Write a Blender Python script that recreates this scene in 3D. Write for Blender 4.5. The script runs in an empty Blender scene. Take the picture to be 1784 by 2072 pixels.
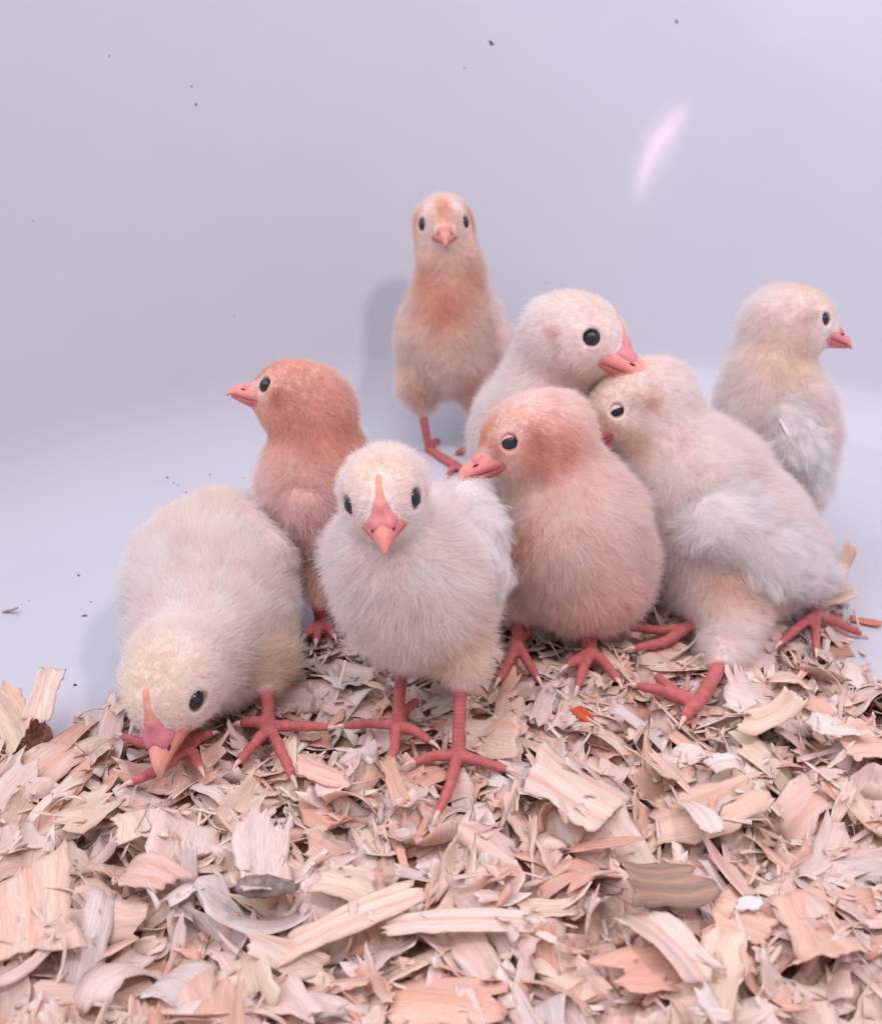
import bpy, math, random
import numpy as np
from mathutils import Vector, Matrix
from mathutils.bvhtree import BVHTree
from mathutils.kdtree import KDTree

random.seed(7)
rng = np.random.default_rng(11)
SC = bpy.context.scene
COL = SC.collection

# ------------------------------------------------------------------ camera
PITCH = math.radians(28.0)
CAM_H = 0.215
W0, H0, FPX = 1784.0, 2071.0, 1989.0          # the photograph in the units measured from it
CP = np.array([0.0, 0.0, CAM_H])
CR = np.array([1.0, 0.0, 0.0])
CF = np.array([0.0, math.cos(PITCH), -math.sin(PITCH)])
CU = np.array([0.0, math.sin(PITCH), math.cos(PITCH)])
cam_d = bpy.data.cameras.new('camera')
cam = bpy.data.objects.new('camera', cam_d)
COL.objects.link(cam)
cam.location = CP
cam.rotation_euler = (math.pi / 2 - PITCH, 0, 0)
cam_d.sensor_fit = 'VERTICAL'
cam_d.sensor_height = 24
cam_d.lens = 12.0 / (H0 / 2 / FPX)
cam_d.clip_start = 0.005
cam_d.clip_end = 50
cam_d.dof.use_dof = True
cam_d.dof.focus_distance = 0.325
cam_d.dof.aperture_fstop = 10.0
SC.camera = cam

# ------------------------------------------------------------------ light
world = bpy.data.worlds.new('World')
SC.world = world
world.use_nodes = True
wb = world.node_tree.nodes['Background']
wb.inputs[0].default_value = (1.0, 0.88, 0.96, 1)
wb.inputs[1].default_value = 0.34

def lamp(name, loc, target, size, power, color, long=None, roll=0.0):
    d = bpy.data.lights.new(name, 'AREA')
    d.shape = 'ELLIPSE' if long else 'DISK'
    d.size = size
    if long: d.size_y = long
    d.energy = power
    d.color = color
    o = bpy.data.objects.new(name, d)
    COL.objects.link(o)
    o.location = loc
    v = Vector(target) - Vector(loc)
    o.rotation_euler = (v.to_track_quat('-Z', 'Y').to_matrix() @ Matrix.Rotation(roll, 3, 'Z')).to_euler()
    return o
lamp('heat_lamp', (0.36, 0.07, 0.86), (0.0, 0.42, 0.03), 0.09, 2.6, (1.0, 0.77, 0.81))
lamp('wall_glint_helper', (-0.080, -0.085, 0.490), (0.1226, 0.603, 0.136), 0.0028, 0.17, (1.0, 0.55, 0.66), 0.13, math.radians(30))  # added lamp, aimed only to mirror a pink streak in the tub wall
lamp('room_light', (-0.42, 0.16, 1.20), (0.0, 0.38, 0.0), 1.50, 12.0, (0.96, 0.91, 1.0))

vs = SC.view_settings
vs.view_transform = 'Standard'
vs.look = 'None'
vs.exposure = 0.19
vs.gamma = 1.0
cy = SC.cycles
cy.max_bounces = 8
cy.diffuse_bounces = 5
cy.glossy_bounces = 3
cy.transmission_bounces = 4
cy.use_denoising = True
cy.caustics_reflective = False
cy.caustics_refractive = False
try:
    SC.cycles_curves.shape = 'RIBBONS'
    SC.cycles_curves.subdivisions = 1
except Exception:
    pass

# ------------------------------------------------------------------ helpers
def P(px, py, s):
    return CP + s * (CF + (px - W0 / 2) / FPX * CR - (py - H0 / 2) / FPX * CU)

def srgb(r, g, b):
    def f(c):
        c /= 255.0
        return c / 12.92 if c <= 0.04045 else ((c + 0.055) / 1.055) ** 2.4
    return np.array([f(r), f(g), f(b)])

def link(name, data, parent=None):
    o = bpy.data.objects.new(name, data)
    COL.objects.link(o)
    if parent is not None:
        o.parent = parent
        o.matrix_parent_inverse = parent.matrix_world.inverted() if False else Matrix.Translation(-parent.location)
    return o

def tag(o, label=None, cat=None, group=None, kind=None):
    if label: o['label'] = label
    if cat: o['category'] = cat
    if group: o['group'] = group
    if kind: o['kind'] = kind
    return o

def empty(name, loc):
    o = bpy.data.objects.new(name, None)
    o.empty_display_size = 0.01
    COL.objects.link(o)
    o.location = Vector(loc)
    return o

def mesh(name, v, f, mat=None, smooth=True):
    me = bpy.data.meshes.new(name)
    v = np.asarray(v, dtype=np.float32)
    if isinstance(f, np.ndarray) and f.ndim == 2:
        n, k = f.shape
        me.vertices.add(len(v)); me.vertices.foreach_set('co', v.ravel())
        me.loops.add(n * k); me.loops.foreach_set('vertex_index', f.astype(np.int32).ravel())
        me.polygons.add(n)
        me.polygons.foreach_set('loop_start', np.arange(0, n * k, k, dtype=np.int32))
        me.update(calc_edges=True)
        me.validate()
    else:
        me.from_pydata([tuple(map(float, p)) for p in v], [], [tuple(map(int, q)) for q in f])
        me.update()
    if smooth:
        me.polygons.foreach_set('use_smooth', np.ones(len(me.polygons), dtype=bool))
    if mat: me.materials.append(mat)
    return me

def point_color(me, name, c):
    a = me.attributes.new(name, 'FLOAT_COLOR', 'POINT')
    c4 = np.ones((len(c), 4), dtype=np.float32); c4[:, :3] = c
    a.data.foreach_set('color', c4.ravel())

def vnoise(p, freq, seed=0):
    """cheap smooth value noise, p (n,3) -> (n,) in -1..1"""
    q = p * freq + seed * 17.31
    i = np.floor(q).astype(np.int64); f = q - i
    f = f * f * (3 - 2 * f)
    def h(a):
        n = (a[:, 0] * 73856093) ^ (a[:, 1] * 19349663) ^ (a[:, 2] * 83492791) ^ (seed * 2654435 + 12345)
        n = (n ^ (n >> 13)) * 1274126177
        return ((n & 0xffff) / 32767.5) - 1.0
    r = 0
    for dx in (0, 1):
        for dy in (0, 1):
            for dz in (0, 1):
                w = (f[:, 0] if dx else 1 - f[:, 0]) * (f[:, 1] if dy else 1 - f[:, 1]) * (f[:, 2] if dz else 1 - f[:, 2])
                r = r + w * h(i + np.array([dx, dy, dz]))
    return r

# ------------------------------------------------------------------ materials
def new_mat(name):
    m = bpy.data.materials.new(name)
    m.use_nodes = True
    nt = m.node_tree
    return m, nt, nt.nodes['Principled BSDF'], nt.nodes['Material Output']

def noise_node(nt, scale, detail=3, vec=None, rough=0.55):
    n = nt.nodes.new('ShaderNodeTexNoise')
    n.inputs['Scale'].default_value = scale
    n.inputs['Detail'].default_value = detail
    n.inputs['Roughness'].default_value = rough
    if vec is not None: nt.links.new(vec, n.inputs['Vector'])
    return n

def mat_tub():
    m, nt, b, out = new_mat('white_enamel')
    tc = nt.nodes.new('ShaderNodeTexCoord')
    n = noise_node(nt, 9, 4, tc.outputs['Object'])
    r = nt.nodes.new('ShaderNodeValToRGB')
    r.color_ramp.elements[0].color = (0.545, 0.585, 0.648, 1)
    r.color_ramp.elements[1].color = (0.595, 0.635, 0.696, 1)
    nt.links.new(n.outputs['Fac'], r.inputs[0])
    nt.links.new(r.outputs[0], b.inputs['Base Color'])
    b.inputs['Roughness'].default_value = 0.10
    b.inputs['Specular IOR Level'].default_value = 0.25
    n2 = noise_node(nt, 24, 0.6, tc.outputs['Object'])
    bp = nt.nodes.new('ShaderNodeBump')
    bp.inputs['Strength'].default_value = 0.10
    bp.inputs['Distance'].default_value = 0.004
    nt.links.new(n2.outputs['Fac'], bp.inputs['Height'])
    nt.links.new(bp.outputs[0], b.inputs['Normal'])
    return m

def mat_attr_simple(name, attr, rough=0.6, bump=None, sss=0.0):
    m, nt, b, out = new_mat(name)
    a = nt.nodes.new('ShaderNodeAttribute'); a.attribute_name = attr
    nt.links.new(a.outputs['Color'], b.inputs['Base Color'])
    b.inputs['Roughness'].default_value = rough
    b.inputs['Specular IOR Level'].default_value = 0.25
    if sss:
        b.inputs['Subsurface Weight'].default_value = sss
        b.inputs['Subsurface Radius'].default_value = (1.0, 0.4, 0.3)
        b.inputs['Subsurface Scale'].default_value = 0.002
    return m

def mat_down():
    m, nt, b, out = new_mat('chick_down')
    nt.nodes.remove(b)
    a = nt.nodes.new('ShaderNodeAttribute'); a.attribute_name = 'tint'
    d = nt.nodes.new('ShaderNodeBsdfDiffuse')
    t = nt.nodes.new('ShaderNodeBsdfTranslucent')
    mx = nt.nodes.new('ShaderNodeMixShader'); mx.inputs[0].default_value = 0.48
    nt.links.new(a.outputs['Color'], d.inputs[0]); nt.links.new(a.outputs['Color'], t.inputs[0])
    nt.links.new(d.outputs[0], mx.inputs[1]); nt.links.new(t.outputs[0], mx.inputs[2])
    nt.links.new(mx.outputs[0], out.inputs[0])
    return m

def mat_body():
    """skin under the down, with scaly red legs where the attribute says so"""
    m, nt, b, out = new_mat('chick_skin')
    a = nt.nodes.new('ShaderNodeAttribute'); a.attribute_name = 'tint'
    al = nt.nodes.new('ShaderNodeAttribute'); al.attribute_name = 'along'
    tc = nt.nodes.new('ShaderNodeTexCoord')
    n = noise_node(nt, 420, 3, tc.outputs['Object'])
    mul = nt.nodes.new('ShaderNodeMix'); mul.data_type = 'RGBA'; mul.blend_type = 'MULTIPLY'
    mul.inputs['Factor'].default_value = 0.5
    nt.links.new(a.outputs['Color'], mul.inputs['A'])
    nt.links.new(n.outputs['Color'], mul.inputs['B'])
    rr = nt.nodes.new('ShaderNodeValToRGB')
    rr.color_ramp.elements[0].color = (0.55, 0.5, 0.5, 1); rr.color_ramp.elements[1].color = (1, 1, 1, 1)
    rr.color_ramp.elements[0].position = 0.3; rr.color_ramp.elements[1].position = 0.65
    nt.links.new(n.outputs['Fac'], rr.inputs[0]); nt.links.new(rr.outputs[0], mul.inputs['B'])
    nt.links.new(mul.outputs['Result'], b.inputs['Base Color'])
    # scale rings
    ma = nt.nodes.new('ShaderNodeMath'); ma.operation = 'MULTIPLY'; ma.inputs[1].default_value = 4600
    nt.links.new(al.outputs['Fac'], ma.inputs[0])
    sn = nt.nodes.new('ShaderNodeMath'); sn.operation = 'SINE'
    nt.links.new(ma.outputs[0], sn.inputs[0])
    ad = nt.nodes.new('ShaderNodeMath'); ad.operation = 'ADD'
    nt.links.new(sn.outputs[0], ad.inputs[0]); nt.links.new(n.outputs['Fac'], ad.inputs[1])
    bp = nt.nodes.new('ShaderNodeBump'); bp.inputs['Strength'].default_value = 0.30; bp.inputs['Distance'].default_value = 0.00016
    nt.links.new(ad.outputs[0], bp.inputs['Height']); nt.links.new(bp.outputs[0], b.inputs['Normal'])
    b.inputs['Roughness'].default_value = 0.5
    b.inputs['Specular IOR Level'].default_value = 0.14
    b.inputs['Subsurface Weight'].default_value = 0.25
    b.inputs['Subsurface Radius'].default_value = (1.0, 0.35, 0.3)
    b.inputs['Subsurface Scale'].default_value = 0.0015
    return m

def mat_plain(name, col, rough=0.5, spec=0.4, sss=0.0, nscale=0, namp=0.3, coat=0.0, bump=0.0):
    m, nt, b, out = new_mat(name)
    b.inputs['Base Color'].default_value = (*col, 1)
    if nscale:
        tc = nt.nodes.new('ShaderNodeTexCoord')
        n = noise_node(nt, nscale, 3, tc.outputs['Object'])
        r = nt.nodes.new('ShaderNodeValToRGB')
        r.color_ramp.elements[0].position = 0.32; r.color_ramp.elements[1].position = 0.68
        r.color_ramp.elements[0].color = (*(np.array(col) * (1 - namp)), 1)
        r.color_ramp.elements[1].color = (*np.clip(np.array(col) * (1 + namp * 0.6), 0, 1), 1)
        nt.links.new(n.outputs['Fac'], r.inputs[0]); nt.links.new(r.outputs[0], b.inputs['Base Color'])
        if bump:
            bp = nt.nodes.new('ShaderNodeBump'); bp.inputs['Strength'].default_value = bump; bp.inputs['Distance'].default_value = 0.0005
            nt.links.new(n.outputs['Fac'], bp.inputs['Height']); nt.links.new(bp.outputs[0], b.inputs['Normal'])
    b.inputs['Roughness'].default_value = rough
    b.inputs['Specular IOR Level'].default_value = spec
    b.inputs['Coat Weight'].default_value = coat
    if sss:
        b.inputs['Subsurface Weight'].default_value = sss
        b.inputs['Subsurface Radius'].default_value = (1.0, 0.4, 0.3)
        b.inputs['Subsurface Scale'].default_value = 0.0015
    return m

def mat_wood():
    m, nt, b, out = new_mat('wood_shaving')
    a = nt.nodes.new('ShaderNodeAttribute'); a.attribute_name = 'tint'
    uv = nt.nodes.new('ShaderNodeAttribute'); uv.attribute_name = 'grain'
    mp = nt.nodes.new('ShaderNodeMapping'); mp.inputs['Scale'].default_value = (170, 1500, 500)
    nt.links.new(uv.outputs['Vector'], mp.inputs['Vector'])
    n = noise_node(nt, 1.0, 3, mp.outputs[0], 0.6)
    r = nt.nodes.new('ShaderNodeValToRGB')
    r.color_ramp.elements[0].position = 0.30; r.color_ramp.elements[1].position = 0.62
    r.color_ramp.elements[0].color = (0.84, 0.76, 0.72, 1); r.color_ramp.elements[1].color = (1.04, 1.03, 1.02, 1)
    nt.links.new(n.outputs['Fac'], r.inputs[0])
    mul = nt.nodes.new('ShaderNodeMix'); mul.data_type = 'RGBA'; mul.blend_type = 'MULTIPLY'
    mul.inputs['Factor'].default_value = 0.85
    nt.links.new(a.outputs['Color'], mul.inputs['A']); nt.links.new(r.outputs[0], mul.inputs['B'])
    nt.links.new(mul.outputs['Result'], b.inputs['Base Color'])
    b.inputs['Roughness'].default_value = 0.62
    b.inputs['Specular IOR Level'].default_value = 0.22
    mp2 = nt.nodes.new('ShaderNodeMapping'); mp2.inputs['Scale'].default_value = (260, 2600, 900)
    nt.links.new(uv.outputs['Vector'], mp2.inputs['Vector'])
    n2 = noise_node(nt, 1.0, 2, mp2.outputs[0])
    bp = nt.nodes.new('ShaderNodeBump'); bp.inputs['Strength'].default_value = 0.45; bp.inputs['Distance'].default_value = 0.0004
    nt.links.new(n2.outputs['Fac'], bp.inputs['Height']); nt.links.new(bp.outputs[0], b.inputs['Normal'])
    t = nt.nodes.new('ShaderNodeBsdfTranslucent')
    nt.links.new(mul.outputs['Result'], t.inputs[0])
    mx = nt.nodes.new('ShaderNodeMixShader'); mx.inputs[0].default_value = 0.18
    nt.links.new(b.outputs[0], mx.inputs[1]); nt.links.new(t.outputs[0], mx.inputs[2])
    nt.links.new(mx.outputs[0], out.inputs[0])
    return m

M_TUB = mat_tub()
M_DOWN = mat_down()
M_BODY = mat_body()
M_WOOD = mat_wood()
M_BEAK = mat_attr_simple('beak_horn', 'tint', 0.38, sss=0.3)
M_COMB = mat_attr_simple('comb_skin', 'tint', 0.5, sss=0.3)
M_EYE = mat_plain('eye_dark', srgb(36, 46, 54), 0.28, 0.4, coat=0.15)
M_LID = mat_plain('eyelid_skin', srgb(206, 192, 166), 0.5, 0.3, 0.2, 700, 0.2)
M_LIDW = mat_plain('eyelid_skin_white', srgb(226, 206, 198), 0.6, 0.2, 0.2, 700, 0.2)
M_CLAW = mat_plain('claw_horn', srgb(232, 200, 190), 0.4, 0.35, 0.2, 800, 0.15)
M_DARK = mat_plain('nostril_dark', srgb(120, 52, 54), 0.7, 0.2, 0, 500, 0.2)
M_SPECK = mat_plain('dirt', srgb(62, 58, 60), 0.8, 0.2, 0, 900, 0.4, bump=0.6)
M_SPECK_BROWN = mat_plain('dirt_brown', srgb(140, 118, 112), 0.8, 0.2, 0, 900, 0.4, bump=0.6)
M_GREY = mat_plain('grey_dropping', srgb(150, 138, 130), 0.85, 0.15, 0, 420, 0.45, bump=1.0)
M_CHALK = mat_plain('white_dropping', srgb(232, 226, 224), 0.9, 0.15, 0, 500, 0.12, bump=0.8)

def mat_feather():
    m, nt, b, out = new_mat('feather_vane')
    a = nt.nodes.new('ShaderNodeAttribute'); a.attribute_name = 'tint'
    nt.links.new(a.outputs['Color'], b.inputs['Base Color'])
    b.inputs['Roughness'].default_value = 0.6
    b.inputs['Specular IOR Level'].default_value = 0.2
    t = nt.nodes.new('ShaderNodeBsdfTranslucent')
    nt.links.new(a.outputs['Color'], t.inputs[0])
    mx = nt.nodes.new('ShaderNodeMixShader'); mx.inputs[0].default_value = 0.3
    nt.links.new(b.outputs[0], mx.inputs[1]); nt.links.new(t.outputs[0], mx.inputs[2])
    nt.links.new(mx.outputs[0], out.inputs[0])
    g = nt.nodes.new('ShaderNodeAttribute'); g.attribute_name = 'barb'
    ma = nt.nodes.new('ShaderNodeMath'); ma.operation = 'MULTIPLY'; ma.inputs[1].default_value = 260
    nt.links.new(g.outputs['Fac'], ma.inputs[0])
    sn = nt.nodes.new('ShaderNodeMath'); sn.operation = 'SINE'
    nt.links.new(ma.outputs[0], sn.inputs[0])
    bp = nt.nodes.new('ShaderNodeBump'); bp.inputs['Strength'].default_value = 0.18; bp.inputs['Distance'].default_value = 0.0001
    nt.links.new(sn.outputs[0], bp.inputs['Height']); nt.links.new(bp.outputs[0], b.inputs['Normal'])
    return m
M_FEATHER = mat_feather()

# ------------------------------------------------------------------ the tub
FLOOR_Z = -0.014
TCX, TCY, TA, TB, TN = 0.06, 0.20, 0.349, 0.3445, 1.5       # line where the floor turns up into the wall
def build_tub():
    prof = []                                    # (outward distance from the line, z)
    for d, z in ((-0.10, 0), (-0.07, 0), (-0.045, 0), (-0.034, 0.0001), (-0.026, 0.0005), (-0.019, 0.0011), (-0.012, 0.0012)): prof.append((d, z))
    rad = 0.058
    slope = math.radians(73)
    for k in range(15):
        a = slope * k / 14
        prof.append((rad * math.sin(a) - 0.006, 0.0010 + rad * (1 - math.cos(a))))
    d0, z0 = prof[-1]
    for k in range(1, 13):
        t = 0.36 * k / 12
        prof.append((d0 + t * math.cos(slope), z0 + t * math.sin(slope)))
    d0, z0 = prof[-1]
    for k in range(1, 9):                        # rolled rim
        a = math.pi * k / 8
        prof.append((d0 + 0.02 * (1 - math.cos(a)), z0 + 0.02 * math.sin(a)))
    line = []
    for k in range(12): line.append((-TA, -0.9 + 1.1 * k / 12, -1, 0))
    N = 96
    for k in range(N + 1):
        a = math.pi - math.pi * k / N
        ca, sa = math.cos(a), math.sin(a)
        bx, by = TA * math.copysign(abs(ca) ** (2 / TN), ca), TB * sa ** (2 / TN)
        line.append((bx, by, 0, 0))
    for k in range(1, 13): line.append((TA, -1.1 * k / 12, 1, 0))
    pts = np.array([(x + TCX, (y - 0.2 if k < 12 else y) + TCY) for k, (x, y, _, _) in enumerate(line)])
    seg = np.linalg.norm(np.diff(pts, axis=0), axis=1); cum = np.concatenate([[0], np.cumsum(seg)])
    uu = np.linspace(0, cum[-1], 260)
    pts = np.stack([np.interp(uu, cum, pts[:, i]) for i in (0, 1)], 1)
    for _ in range(60):                          # round the plan off
        pts[1:-1] = 0.25 * pts[:-2] + 0.5 * pts[1:-1] + 0.25 * pts[2:]
    tg = np.gradient(pts, axis=0); tg /= np.linalg.norm(tg, axis=1, keepdims=True)
    fix = [(p[0], p[1], -t[1], t[0]) for p, t in zip(pts, tg)]
    V, F = [], []
    n = len(prof)
    for (x, y, nx, ny) in fix:
        for (d, z) in prof:
            V.append((x + nx * d, y + ny * d, FLOOR_Z + z))
    for i in range(len(fix) - 1):
        for j in range(n - 1):
            a = i * n + j
            F.append((a, a + n, a + n + 1, a + 1))
    # the middle of the floor
    c0 = len(V)
    ring = [i * n for i in range(len(fix))]
    V.append((TCX, TCY, FLOOR_Z)); V.append((TCX, -0.9, FLOOR_Z))
    for i in range(len(ring) - 1):
        F.append((ring[i], c0, ring[i + 1]))
    F.append((c0, ring[0], c0 + 1)); F.append((c0 + 1, ring[-1], c0))
    me = mesh('bathtub', V, F, M_TUB)
    o = link('bathtub', me)
    tag(o, 'white enamel bathtub with a rounded end, holding the chicks and bedding', 'bathtub')
    import bmesh
    bm = bmesh.new(); bm.from_mesh(me)
    bmesh.ops.recalc_face_normals(bm, faces=bm.faces)
    ff = min(bm.faces, key=lambda f: (f.calc_center_median() - Vector((0, 0.3, FLOOR_Z))).length)
    if ff.normal.z < 0:
        bmesh.ops.reverse_faces(bm, faces=bm.faces)
    bm.to_mesh(me)
    tree = BVHTree.FromBMesh(bm)
    bm.free()
    so = o.modifiers.new('thickness', 'SOLIDIFY'); so.thickness = 0.004; so.offset = -1
    return o, tree
TUB, TUB_TREE = build_tub()

def on_tub(px, py):
    d = P(px, py, 1.0) - CP
    hit, nrm, _, _ = TUB_TREE.ray_cast(Vector(CP), Vector(d).normalized())
    return np.array(hit), np.array(nrm)

# ------------------------------------------------------------------ the bedding surface
def floor_xy(px, py, z=FLOOR_Z):
    d = P(px, py, 1.0) - CP
    t = (z - CP[2]) / d[2]
    q = CP + t * d
    return q[:2]
EDGE_PX = [(-160, 1500), (0, 1400), (60, 1470), (120, 1500), (165, 1440), (250, 1400), (400, 1335), (600, 1285), (700, 1255), (900, 1215),
           (1100, 1185), (1330, 1160), (1500, 1165), (1640, 1180), (1720, 1215), (1745, 1300), (1765, 1372), (1960, 1380)]
EDGE = np.array([floor_xy(*p) for p in EDGE_PX] + [(0.30, 0.02), (-0.30, 0.02)])

def poly_dist(q):
    """signed distance to the bedding outline, inside positive; q (n,2)"""
    n = len(EDGE)
    best = np.full(len(q), 1e9); inside = np.zeros(len(q), dtype=bool)
    for i in range(n):
        a, b = EDGE[i], EDGE[(i + 1) % n]
        ab = b - a
        t = np.clip(((q - a) @ ab) / (ab @ ab), 0, 1)
        best = np.minimum(best, np.linalg.norm(q - a - t[:, None] * ab, axis=1))
        c = (a[1] > q[:, 1]) != (b[1] > q[:, 1])
        with np.errstate(divide='ignore', invalid='ignore'):
            xx = (b[0] - a[0]) * (q[:, 1] - a[1]) / (b[1] - a[1]) + a[0]
        inside ^= c & (q[:, 0] < xx)
    return np.where(inside, best, -best)

def mound(q):
    q = np.atleast_2d(q)
    d = poly_dist(q)
    t = np.clip((d + 0.002) / 0.030, 0, 1)
    t = t * t * (3 - 2 * t)
    q3 = np.column_stack([q, np.zeros(len(q))])
    und = 0.0035 * vnoise(q3, 28, 3) + 0.0015 * vnoise(q3, 75, 4)
    return FLOOR_Z + (0.014 + und) * t

def G(px, py, lift=0.0):
    """the point of the bedding seen at a pixel, lifted"""
    d = P(px, py, 1.0) - CP
    z = 0.0
    for _ in range(12):
        t = (z + lift - CP[2]) / d[2]
        q = CP + t * d
        z = 0.5 * z + 0.5 * float(mound(q[:2])[0])
    return q

# ------------------------------------------------------------------ implicit bodies
def smin(a, b, k):
    h = np.clip(0.5 + 0.5 * (b - a) / k, 0, 1)
    return b + (a - b) * h - k * h * (1 - h)

def d_cone(p, a, b, ra, rb):
    ab = b - a
    t = np.clip(((p - a) @ ab) / max(float(ab @ ab), 1e-12), 0, 1)
    return np.linalg.norm(p - a - t[:, None] * ab, axis=1) - (ra + (rb - ra) * t)

def d_ell(p, c, R, r):
    q = (p - c) @ R.T
    k0 = np.linalg.norm(q / r, axis=1)
    k1 = np.linalg.norm(q / (r * r), axis=1)
    return k0 * (k0 - 1.0) / np.maximum(k1, 1e-9)

def surface_nets(f, lo, hi, h):
    B = 4
    n = (np.ceil((hi - lo) / (h * B)).astype(int) + 1)
    bi = np.stack(np.meshgrid(*[np.arange(k) for k in n], indexing='ij'), -1).reshape(-1, 3)
    cen = lo + (bi * B + 1.5) * h
    fc = f(cen)
    act = np.abs(fc) < h * 6.5
    F = np.repeat(np.repeat(np.repeat(np.where(fc < 0, -1.0, 1.0).reshape(n), B, 0), B, 1), B, 2).astype(np.float32)
    off = np.stack(np.meshgrid(*[np.arange(B)] * 3, indexing='ij'), -1).reshape(-1, 3)
    gi = (bi[act][:, None, :] * B + off[None]).reshape(-1, 3)
    F[gi[:, 0], gi[:, 1], gi[:, 2]] = f(lo + gi * h)
    N = np.array(F.shape)
    S = F < 0
    c = [S[dx:N[0] - 1 + dx, dy:N[1] - 1 + dy, dz:N[2] - 1 + dz] for dx in (0, 1) for dy in (0, 1) for dz in (0, 1)]
    tot = sum(x.astype(np.int8) for x in c)
    cells = np.argwhere((tot > 0) & (tot < 8))
    idx = -np.ones(N - 1, dtype=np.int64)
    idx[cells[:, 0], cells[:, 1], cells[:, 2]] = np.arange(len(cells))
    corners = [(a, b, d) for a in (0, 1) for b in (0, 1) for d in (0, 1)]
    acc = np.zeros((len(cells), 3)); cnt = np.zeros(len(cells))
    for i, a in enumerate(corners):
        for b in corners[i + 1:]:
            if sum(abs(x - y) for x, y in zip(a, b)) != 1: continue
            fa = F[tuple((cells + a).T)]; fb = F[tuple((cells + b).T)]
            m = (fa < 0) != (fb < 0)
            t = np.where(m, fa / np.where(m, fa - fb, 1), 0)
            pt = np.array(a) + t[:, None] * (np.array(b) - np.array(a))
            acc[m] += pt[m]; cnt[m] += 1
    V = lo + (cells + acc / cnt[:, None]) * h
    faces = []
    for ax in range(3):
        o1, o2 = [(1, 2), (2, 0), (0, 1)][ax]
        sl = [slice(1, -1)] * 3; sl[ax] = slice(0, N[ax] - 1)
        sh = list(sl); sh[ax] = slice(1, N[ax])
        A, Bv = S[tuple(sl)], S[tuple(sh)]
        e = np.argwhere(A != Bv)
        if not len(e): continue
        base = e.copy(); base[:, o1] += 1; base[:, o2] += 1
        flip = A[tuple(e.T)]
        q = []
        for d1, d2 in ((-1, -1), (0, -1), (0, 0), (-1, 0)):
            cc = base.copy(); cc[:, o1] += d1; cc[:, o2] += d2
            q.append(idx[tuple(cc.T)])
        q = np.stack(q, 1)
        q[~flip] = q[~flip][:, ::-1]
        faces.append(q)
    return V, np.concatenate(faces)

def grad(f, p, e=3e-4):
    g = np.stack([f(p + np.eye(3)[i] * e) - f(p - np.eye(3)[i] * e) for i in range(3)], 1)
    return g / np.maximum(np.linalg.norm(g, axis=1, keepdims=True), 1e-9)

# ------------------------------------------------------------------ down
def grow_down(name, V, F, f, parent, colour, length, flow, mask, density, lift=0.9, seed=1, clump=0.22, grav=0.25, rad=4.0e-5):
    r = np.random.default_rng(seed)
    T = np.concatenate([F[:, [0, 1, 2]], F[:, [0, 2, 3]]])
    a, b, c = V[T[:, 0]], V[T[:, 1]], V[T[:, 2]]
    area = 0.5 * np.linalg.norm(np.cross(b - a, c - a), axis=1)
    w = area * mask[T].mean(1)
    n = int(w.sum() * 1e4 * density)
    pick = r.choice(len(T), n, p=w / w.sum())
    u, v = r.random(n), r.random(n)
    k = u + v > 1; u[k] = 1 - u[k]; v[k] = 1 - v[k]
    p = a[pick] + u[:, None] * (b - a)[pick] + v[:, None] * (c - a)[pick]
    nr = grad(f, p)
    L = length(p) * (0.62 + 0.62 * r.random(n))
    # a few long stray hairs
    stray = r.random(n) < 0.05
    L[stray] *= 1.0 + 0.7 * r.random(stray.sum())
    fl = flow(p)
    fl = fl + np.array([0, 0, -grav])
    fl = fl - (fl * nr).sum(1, keepdims=True) * nr
    fl /= np.maximum(np.linalg.norm(fl, axis=1, keepdims=True), 1e-6)
    wob = np.stack([vnoise(p, 130, seed * 3 + i) for i in range(3)], 1) * 0.55
    jit = r.normal(0, 0.30, (n, 3))
    d0 = nr * lift + fl * 0.55 + wob * 0.6 + jit
    d0 /= np.linalg.norm(d0, axis=1, keepdims=True)
    d1 = nr * lift * 0.45 + fl * 1.0 + wob + jit * 1.3
    d1 /= np.linalg.norm(d1, axis=1, keepdims=True)
    ts = np.array([0, 0.33, 0.67, 1.0])
    pts = np.stack([p + L[:, None] * (t * d0 * (1 - 0.5 * t) + 0.5 * t * t * d1) for t in ts], 1)
    if clump > 0:
        nc = max(8, n // 38)
        ci = r.choice(n, nc, replace=False)
        kd = KDTree(nc)
        for j, q in enumerate(ci): kd.insert(p[q], j)
        kd.balance()
        near = np.fromiter((kd.find(x)[1] for x in p), dtype=np.int64, count=n)
        lead = pts[ci[near]] - pts[ci[near], :1]
        off = (p - p[ci[near]]) * 0.35
        tgt = p[ci[near]][:, None, :] + lead + off[:, None, :] * 1.0
        cw = (clump * (0.6 + 0.8 * r.random(n)))[:, None, None] * (ts ** 1.5)[None, :, None]
        pts = pts * (1 - cw) + tgt * cw
    hc = bpy.data.hair_curves.new(name)
    hc.add_curves([4] * n)
    org = np.array(parent.matrix_world.translation) * 0
    hc.attributes['position'].data.foreach_set('vector', pts.astype(np.float32).ravel())
    ra = hc.attributes.new('radius', 'FLOAT', 'POINT') if 'radius' not in hc.attributes else hc.attributes['radius']
    rr = np.tile(np.array([1.0, 0.9, 0.65, 0.2]) * rad, n).astype(np.float32)
    ra.data.foreach_set('value', rr)
    cl = colour(p) * (0.965 + 0.07 * r.random(n))[:, None]
    at = hc.attributes.new('tint', 'FLOAT_COLOR', 'CURVE')
    c4 = np.ones((n, 4), dtype=np.float32); c4[:, :3] = np.clip(cl, 0, 0.96)
    at.data.foreach_set('color', c4.ravel())
    hc.materials.append(M_DOWN)
    o = link(name, hc, parent)
    return o

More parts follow.
